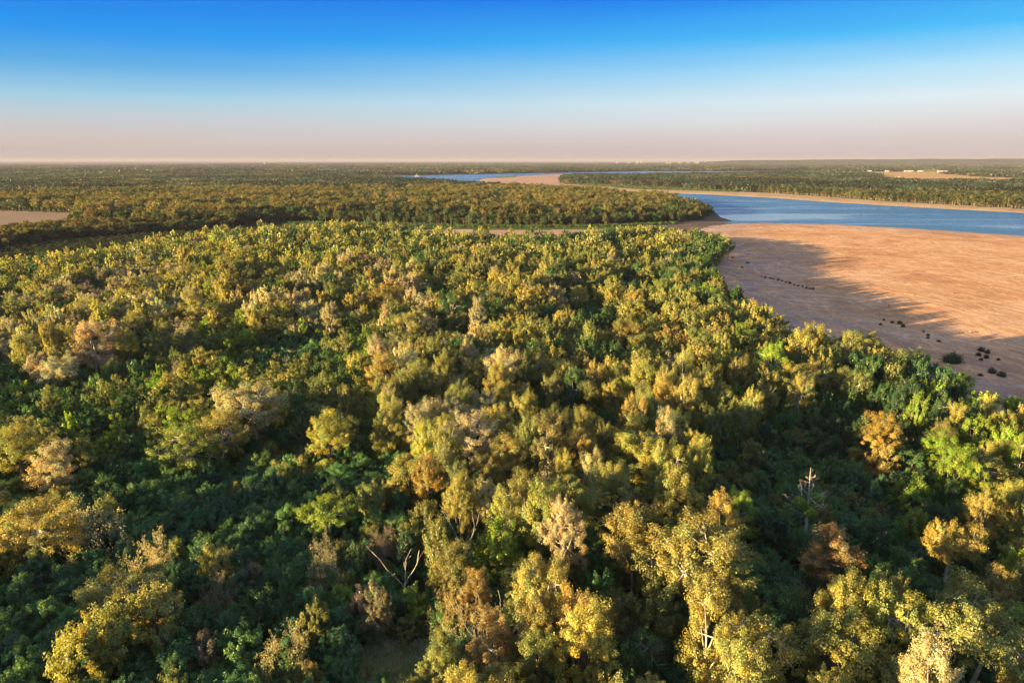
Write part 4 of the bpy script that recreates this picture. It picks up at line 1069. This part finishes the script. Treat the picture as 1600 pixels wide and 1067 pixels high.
shrub_band(GP([(-100, 400), (0, 390), (94, 376.5), (200, 369.5), (330, 360), (330, 370), (200, 386), (94, 396), (0, 410), (-100, 425)]), 8, 4.2, 84, ['pine', 'pine', 'bed'], 'scrub', 'sparse scrub on the dark slough bed', .97)

# ------------------------------------------------------------------ bushes and driftwood on the sandbar
BUSH = []
row = [(1190, 433), (1196, 434.4), (1204, 436), (1209, 437), (1216, 438.5), (1222, 440), (1228, 442), (1234, 443.6), (1241, 446), (1247, 447.4), (1254, 448.8), (1260, 450.4), (1266, 451.5), (1271, 452.6)]
NTH = ['first', 'second', 'third', 'fourth', 'fifth', 'sixth', 'seventh', 'eighth', 'ninth', 'tenth', 'eleventh', 'twelfth', 'thirteenth', 'last']
for n, (u, v) in enumerate(row):
    BUSH.append((u, v, (2.6, 4.4, 5.2, 3.4, 4.8)[n % 5], (1.2, 1.9, 1.5)[n % 3], '%s dark bush from the upper end of the curved row on shaded sand' % NTH[n], 'bushes in a curved row on the shaded sand'))
BUSH += [(1145, 404, 6, 2.2, 'dark bush on shaded sand beside the far tip of the wood', None), (1168, 412, 5, 2, 'lone dark bush above two others on pale shaded sand', None),
 (1160, 419, 4, 1.6, 'small dark bush below the lone one on pale shaded sand', None), (1381, 501, 4, 1.4, 'tiny bush at the shadow edge, first of a loose trio', None),
 (1376, 508, 5, 1.3, 'flat little bush below the trio at the shadow edge', None), (1394, 505, 6, 1.6, 'brownish bush beside a pair of darker ones at the shadow edge', None),
 (1406, 506.5, 7, 2.3, 'upper of two touching dark bushes at the shadow edge', None), (1411, 511, 7, 2.0, 'lower of two touching dark bushes at the shadow edge', None),
 (1443, 519, 3.5, 1.2, 'tiny dark bush above a pair in the shadow fringe', None), (1450, 525, 5, 1.6, 'upper bush of a close pair in the shadow fringe', None),
 (1450, 529, 4, 1.2, 'lower bush of a close pair in the shadow fringe', None), (1467, 534, 6, 1.0, 'flat brown bush near the close pair in the shadow fringe', None),
 (1488, 566, 27, 5.0, 'largest green bush standing alone on the shaded sand', None), (1533, 549, 9, 2.6, 'topmost brown bush of the cluster of six by the right', None),
 (1543, 552, 7, 2.2, 'bush right of the topmost one in the cluster of six', None), (1529, 556, 7, 2.0, 'dark bush at the left of the cluster of six', None),
 (1541, 560, 7, 2.4, 'round dark bush at the foot of the cluster of six', None), (1533, 563, 5, 1.3, 'pale low bush under the cluster of six', None), (1560, 563, 5, 1.3, 'small bush apart to the right of the cluster of six', None),
 (1550, 583, 10, 2.8, 'dark round bush, left one of a pair low on the shaded sand', None), (1565, 588, 12, 2.6, 'green bush, right one of a pair low on the shaded sand', None),
 (1532, 587, 7, 1.2, 'flat dark bush left of the low pair', None), (1476, 582, 9, 2.5, 'grey-green bush beneath the largest one near the treetops', None)]
bm_ = []
for i in range(3):
    rg = np.random.default_rng(600 + i); cb = MB(); tb = MB(); ends = []
    for q in range(7):
        a = q * .9; grow(tb, np.array([0, 0, -.1]), unit(np.array([math.cos(a) * .8, math.sin(a) * .8, 1])), .55, .05, 1, 3, rg, ends, .5, 2, .05, .12, 0, .012)
    m = 1500; w = sphere_pts(m, rg); w[:, 2] = np.abs(w[:, 2])
    f = 1 + .25 * np.sin(w[:, 0:1] * 5 + i) * np.cos(w[:, 1:2] * 6) + .15 * rg.normal(0, 1, (m, 1))
    P = w * [1, 1, .95] * f * (rg.random((m, 1)) ** .35) * .5 * [1, 1, 2]
    P[:, 2] += .02
    leaf_quads(cb, P, unit(w + rg.normal(0, .5, w.shape)), rg.uniform(.03, .075, m), np.repeat(rg.uniform(.6, 1.4, (m, 1)), 3, 1), rg, 0)
    bm_.append((tb.mesh('stems', [BARK]), cb.mesh('foliage', [LEAF])))
for n, (u, v, wpx, h, lab, grp) in enumerate(BUSH):
    x, y = G(u, v); d = math.hypot(x, y, CAM_H); wd = wpx * d / F * .95
    root = bpy.data.objects.new('bush', None); COL.objects.link(root); root.location = (x, y, .1); root.rotation_euler = (0, 0, n * 1.7)
    root.scale = (wd, wd * .8, h); root['label'] = lab; root['category'] = 'bush'
    root['group'] = grp or 'scattered bushes on the sandbar'
    st_, fo = bm_[n % 3]
    link('stems', st_, root); f = link('foliage', fo, root)
    f['tint'] = list((.075, .085, .055) if n % 3 else (.10, .08, .06))
    if wpx > 20: f['tint'] = [.06, .11, .05]
LOGS = [(1277, 386, 11, 0.3, 'pale driftwood log with branches on sunlit sand, left of the two far ones'), (1325, 387.5, 12, .1, 'pale driftwood log on sunlit sand, right of the two far ones'),
        (1253, 382.5, 6, 0, 'short dark driftwood piece on sunlit sand above the pale logs'), (1419, 446, 8, .2, 'thin pale driftwood stick out on the open sand'),
        (1389, 478, 4, 1.2, 'small dark driftwood stub near the shadow edge'), (1421, 461, 12, -.8, 'long dark slanting driftwood pole on sunlit sand'),
        (1515, 521, 17, .15, 'curved white driftwood trunk just beyond the tree shadows'), (1587, 434, 6, 0, 'small dark driftwood lump near the right edge of the sand'), (1493, 459, 5, .1, 'thin dark driftwood stick in the middle of the sand')]
for n, (u, v, wpx, rot, lab) in enumerate(LOGS):
    x, y = G(u, v); d = math.hypot(x, y, CAM_H); L = wpx * d / F
    rg = np.random.default_rng(800 + n); tb = MB()
    k = 6; ts = np.linspace(-.5, .5, k)
    pts = np.stack([ts * L, np.sin(ts * 3 + n) * L * .06, .35 + .1 * np.cos(ts * 5)], 1)
    tb.tube(pts, np.linspace(.45, .18, k), 7)
    for q in range(4):
        a = pts[rg.integers(1, k)]; dr = unit(np.array([rg.normal(), rg.normal(), .5])); tb.tube([a, a + dr * L * .1 + [0, 0, .1], a + dr * L * .2], [.16, .1, .04], 4)
    o = link('driftwood', tb.mesh('driftwood', [DRIFT if 'pale' in lab or 'white' in lab else BARK], True))
    o.location = (x, y, .25); o.rotation_euler = (0, 0, rot); o['label'] = lab; o['category'] = 'driftwood'
# fallen bleached branches in the clearing
x, y = G(690, 1042); tb = MB(); ends = []; rg = np.random.default_rng(31)
for q in range(5):
    a = q * 1.1 + 2
    grow(tb, np.array([0, 0, .4]), unit(np.array([math.cos(a), math.sin(a) * .7, .35])), 2.6, .13, 0, 3, rg, ends, .5, 2, .05, .15, 0, .03)
o = link('fallen_tree', tb.mesh('fallen_tree', [PALE], True)); o.location = (x, y, .3); o['label'] = 'bleached fallen tree lying in the clearing grass'; o['category'] = 'fallen tree'

# ------------------------------------------------------------------ far buildings, towboat, ridge
def plain(name, c, rough=.6):
    m, t, o = newmat(name); b = N(t, 'ShaderNodeBsdfPrincipled')
    n = noise(t, mapped(t, (1, 1, 1)), .3, 3)
    cr = ramp(t, n, [(.3, tuple(q * .85 for q in c)), (.7, c)]); t.links.new(cr.outputs[0], b.inputs['Base Color'])
    b.inputs['Roughness'].default_value = rough; t.links.new(b.outputs[0], o.inputs[0]); return m
WHITE = plain('white_paint', (.22, .215, .23)); GREYP = plain('grey_panel', (.45, .46, .48)); ROOF = plain('metal_roof', (.66, .66, .66)); GLASSY = plain('dark_glass', (.03, .04, .05), .2)
RED = plain('red_paint', (.35, .05, .04))
def empty(name, x, y, rz, lab, cat, grp=None, z=0):
    r = bpy.data.objects.new(name, None); COL.objects.link(r); r.location = (x, y, z); r.rotation_euler = (0, 0, rz)
    r['label'] = lab; r['category'] = cat
    if grp: r['group'] = grp
    return r
def gable(mb, L, Wd, h, rise, ov=.6):
    v = [(-L / 2 - ov, -Wd / 2 - ov, h), (L / 2 + ov, -Wd / 2 - ov, h), (L / 2 + ov, 0, h + rise), (-L / 2 - ov, 0, h + rise), (-L / 2 - ov, Wd / 2 + ov, h), (L / 2 + ov, Wd / 2 + ov, h)]
    mb.add(v, [(0, 1, 2, 3), (3, 2, 5, 4), (0, 3, 4, 4), (1, 5, 2, 2)])
def barn(u, v, L, Wd, h, lab, grp=None, rz=0):
    x, y = G(u, v)
    r = empty('barn', x, y, rz, lab, 'barn', grp)
    b = MB(); b.box(-L / 2, L / 2, -Wd / 2, Wd / 2, -1, h); link('wall', b.mesh('wall', [WHITE]), r)
    b = MB(); gable(b, L, Wd, h + .02, Wd * .22); link('roof', b.mesh('roof', [ROOF]), r)
    b = MB(); b.box(-L * .08, L * .08, -Wd / 2 - .15, -Wd / 2 - .02, 0, h * .7); link('door', b.mesh('door', [GREYP]), r)
barn(1352, 269, 105, 22, 10, 'long white barn, leftmost beyond the orange field', 'white farm buildings beyond the orange field')
barn(1386, 269, 30, 18, 11, 'short white barn second from the left beyond the orange field', 'white farm buildings beyond the orange field')
barn(1420, 268.9, 80, 18, 9, 'low white barn in the middle beyond the orange field', 'white farm buildings beyond the orange field')
barn(1438, 269, 40, 18, 9, 'low white shed right of the middle barn beyond the orange field', 'white farm buildings beyond the orange field')
barn(1475, 269.6, 110, 22, 9, 'long white barn, rightmost beyond the orange field', 'white farm buildings beyond the orange field')
barn(1406, 278.2, 9, 7, 5, 'tiny white hut standing in the orange field')
def tower(u, dist, w, h, kind, lab, grp=None):
    x = (u - 800) / F * dist * (cp + sp * sp / cp); y = dist
    nm = {'stack': 'chimney_stack', 'silo': 'grain_silo', 'mill': 'mill_building', 'tank': 'water_tower'}[kind]
    r = empty(nm, x, y, 0, lab, nm.replace('_', ' '), grp)
    if kind == 'stack':
        b = MB(); b.cyl(0, 0, -1, h, w * .5, 14, 0, w * .33); link('shaft', b.mesh('shaft', [WHITE], True), r)
        b = MB(); b.cyl(0, 0, h + .1, h + 4, w * .38, 14); link('cap', b.mesh('cap', [GREYP]), r)
    elif kind == 'silo':
        for q in range(3):
            b = MB(); b.cyl((q - 1) * w * .36, 0, -1, h, w * .17, 14); b.tube([((q - 1) * w * .36, 0, h + .1), ((q - 1) * w * .36, 0, h + w * .12)], [w * .18, .3], 14); link('silo_bin', b.mesh('silo_bin', [WHITE]), r)
        b = MB(); b.box(-w * .5, w * .5, -3, 3, h + w * .12, h + w * .12 + 4); link('conveyor', b.mesh('conveyor', [GREYP]), r)
    elif kind == 'tank':
        b = MB(); b.cyl(0, 0, -1, h * .7, w * .12, 10); link('leg', b.mesh('leg', [WHITE]), r)
        b = MB(); b.tube([(0, 0, h * .66), (0, 0, h * .75), (0, 0, h * .92), (0, 0, h)], [w * .15, w * .5, w * .5, w * .1], 14); link('tank', b.mesh('tank', [WHITE], True), r)
    else:
        b = MB(); b.box(-w / 2, w / 2, -w * .3, w * .3, -1, h * .6); b.box(-w * .2, w * .25, -w * .25, w * .25, h * .6 + .02, h); link('wall', b.mesh('wall', [WHITE]), r)
        b = MB(); b.box(-w / 2 - 1, -w * .2 - .3, -w * .3 - 1, w * .3 + 1, h * .6 + .02, h * .6 + 2); b.box(w * .25 + .3, w / 2 + 1, -w * .3 - 1, w * .3 + 1, h * .6 + .02, h * .6 + 2); b.box(-w * .2 - 1, w * .25 + 1, -w * .25 - 1, w * .25 + 1, h + .02, h + 2); link('roof', b.mesh('roof', [GREYP]), r)
        b = MB()
        for q in range(5): b.box(-w * .45 + q * w * .19, -w * .45 + q * w * .19 + w * .1, -w * .3 - .4, -w * .3 - .05, h * .2, h * .45)
        link('window', b.mesh('window', [GLASSY]), r)
TG = 'pale works on the horizon'
for a in [(990, 18500, 95, 112, 'mill', 'bulky white mill block, biggest shape left on the horizon', TG), (983, 18600, 60, 78, 'silo', 'white silos touching the bulky mill block on the horizon', TG),
          (996, 18900, 9, 190, 'stack', 'thin mast-like stack rising from the bulky mill block', TG), (971, 19000, 70, 62, 'mill', 'low white shed left of the bulky mill block', TG),
          (954, 19300, 55, 55, 'silo', 'small pale silos at the far left end of the works', TG), (1014, 19000, 18, 84, 'tank', 'pale water tank between mill block and the white stacks', TG),
          (1026, 18300, 24, 92, 'stack', 'left of the two close white stacks on the horizon', TG), (1031.5, 18300, 22, 104, 'stack', 'right of the two close white stacks on the horizon', TG),
          (1028, 18000, 150, 44, 'mill', 'long low white shed at the foot of the two close stacks', TG), (1045, 19500, 90, 60, 'mill', 'pale wide shed right of the two close stacks', TG),
          (1067, 18500, 34, 150, 'mill', 'tall narrow works tower, highest on the horizon', TG), (1071, 18300, 90, 56, 'silo', 'white silos against the tall narrow tower', TG),
          (1083, 18900, 40, 88, 'silo', 'pale silos right of the tall narrow tower', TG), (1093, 19200, 70, 76, 'tank', 'pale tank at the right end of the works', TG), (1057, 18700, 70, 52, 'mill', 'small pale shed left of the tall narrow tower', TG),
          (438, 15500, 40, 62, 'silo', 'white silos, left of two far white dots over the left woods', None), (465, 15000, 46, 66, 'tank', 'white water tank, right of two far white dots over the left woods', None)]:
    tower(*a)
# towboat
x, y = G(651, 275.6)
r = empty('towboat', x, y, R(8), 'small white towboat on the far river reach by the dark bank', 'towboat', z=-1.5)
b = MB(); L = 36; b.add([(-L / 2, -5, 0), (L / 2 - 3, -5, 0), (L / 2 - 3, 5, 0), (-L / 2, 5, 0), (-L / 2, -5.5, 2.6), (L / 2, -5.5, 3), (L / 2, 5.5, 3), (-L / 2, 5.5, 2.6)],
                        [(0, 1, 2, 3), (4, 5, 6, 7), (0, 1, 5, 4), (2, 3, 7, 6), (1, 2, 6, 5), (3, 0, 4, 7)]); link('hull', b.mesh('hull', [GREYP]), r)
b = MB(); b.box(-12, 10, -4, 4, 3.02, 6.5); b.box(-9, 8, -3.5, 3.5, 6.52, 9.6); link('deckhouse', b.mesh('deckhouse', [WHITE]), r)
b = MB(); b.box(1, 7, -2.6, 2.6, 9.62, 13.5); w_ = link('wheelhouse', b.mesh('wheelhouse', [WHITE]), r)
b = MB(); b.box(1.3, 6.7, -2.68, -2.62, 11.2, 12.8); link('window', b.mesh('window', [GLASSY]), w_)
for s in (-2, 2): b = MB(); b.cyl(-6, s, 9.62, 13, .8, 10); link('funnel', b.mesh('funnel', [RED]), r)
# wooded ridge on the right horizon
rg = np.random.default_rng(12); xsr = np.linspace(4600, 32000, 260); Vv = []
top = np.clip((xsr - 4600) / 9000, 0, 1) ** .7 * 62 + 92 + vnoise(xsr, xsr * 0, 900, 70) * 16 + vnoise(xsr, xsr * 0, 200, 71) * 7
top = np.minimum(top, (xsr - 4600) * .06 + 20)
rows = [(0, 17500, 0.0), (1, 18500, .55), (2, 19600, 1.0), (3, 22500, .6), (4, 26000, 0)]
Vr = np.concatenate([np.stack([xsr, np.full_like(xsr, yy) - xsr * .12, top * f + (vnoise(xsr, xsr * 0 + yy, 260, 72) * 10 * (f > 0)) - (2 if f == 0 else 0)], 1) for _, yy, f in rows])
n = len(xsr); Fr = np.array([(i * n + j, i * n + j + 1, (i + 1) * n + j + 1, (i + 1) * n + j) for i in range(4) for j in range(n - 1)])
M_ridge = ground_material('ridge_woods', [(.3, (.03, .04, .02)), (.5, (.06, .065, .03)), (.7, (.1, .095, .045))], .003, .02)
link('hills', quads('hills', Vr, Fr, [M_ridge], None, None, True), kind='structure')

# ------------------------------------------------------------------ haze
HZ = True
if HZ:
    m, t, o = newmat('haze')
    pv = N(t, 'ShaderNodeVolumePrincipled'); pv.inputs['Color'].default_value = (.335, .345, .47, 1); pv.inputs['Density'].default_value = 2.8e-5
    pv.inputs['Anisotropy'].default_value = 0
    t.links.new(pv.outputs[0], o.inputs['Volume'])
    b = MB(); b.box(-125000, 125000, -125000, 125000, -6, 240)
    link('haze', b.mesh('haze', [m]), kind='stuff', label='thin pale evening haze over the plain', category='haze')
print('objects', len(COL.objects))
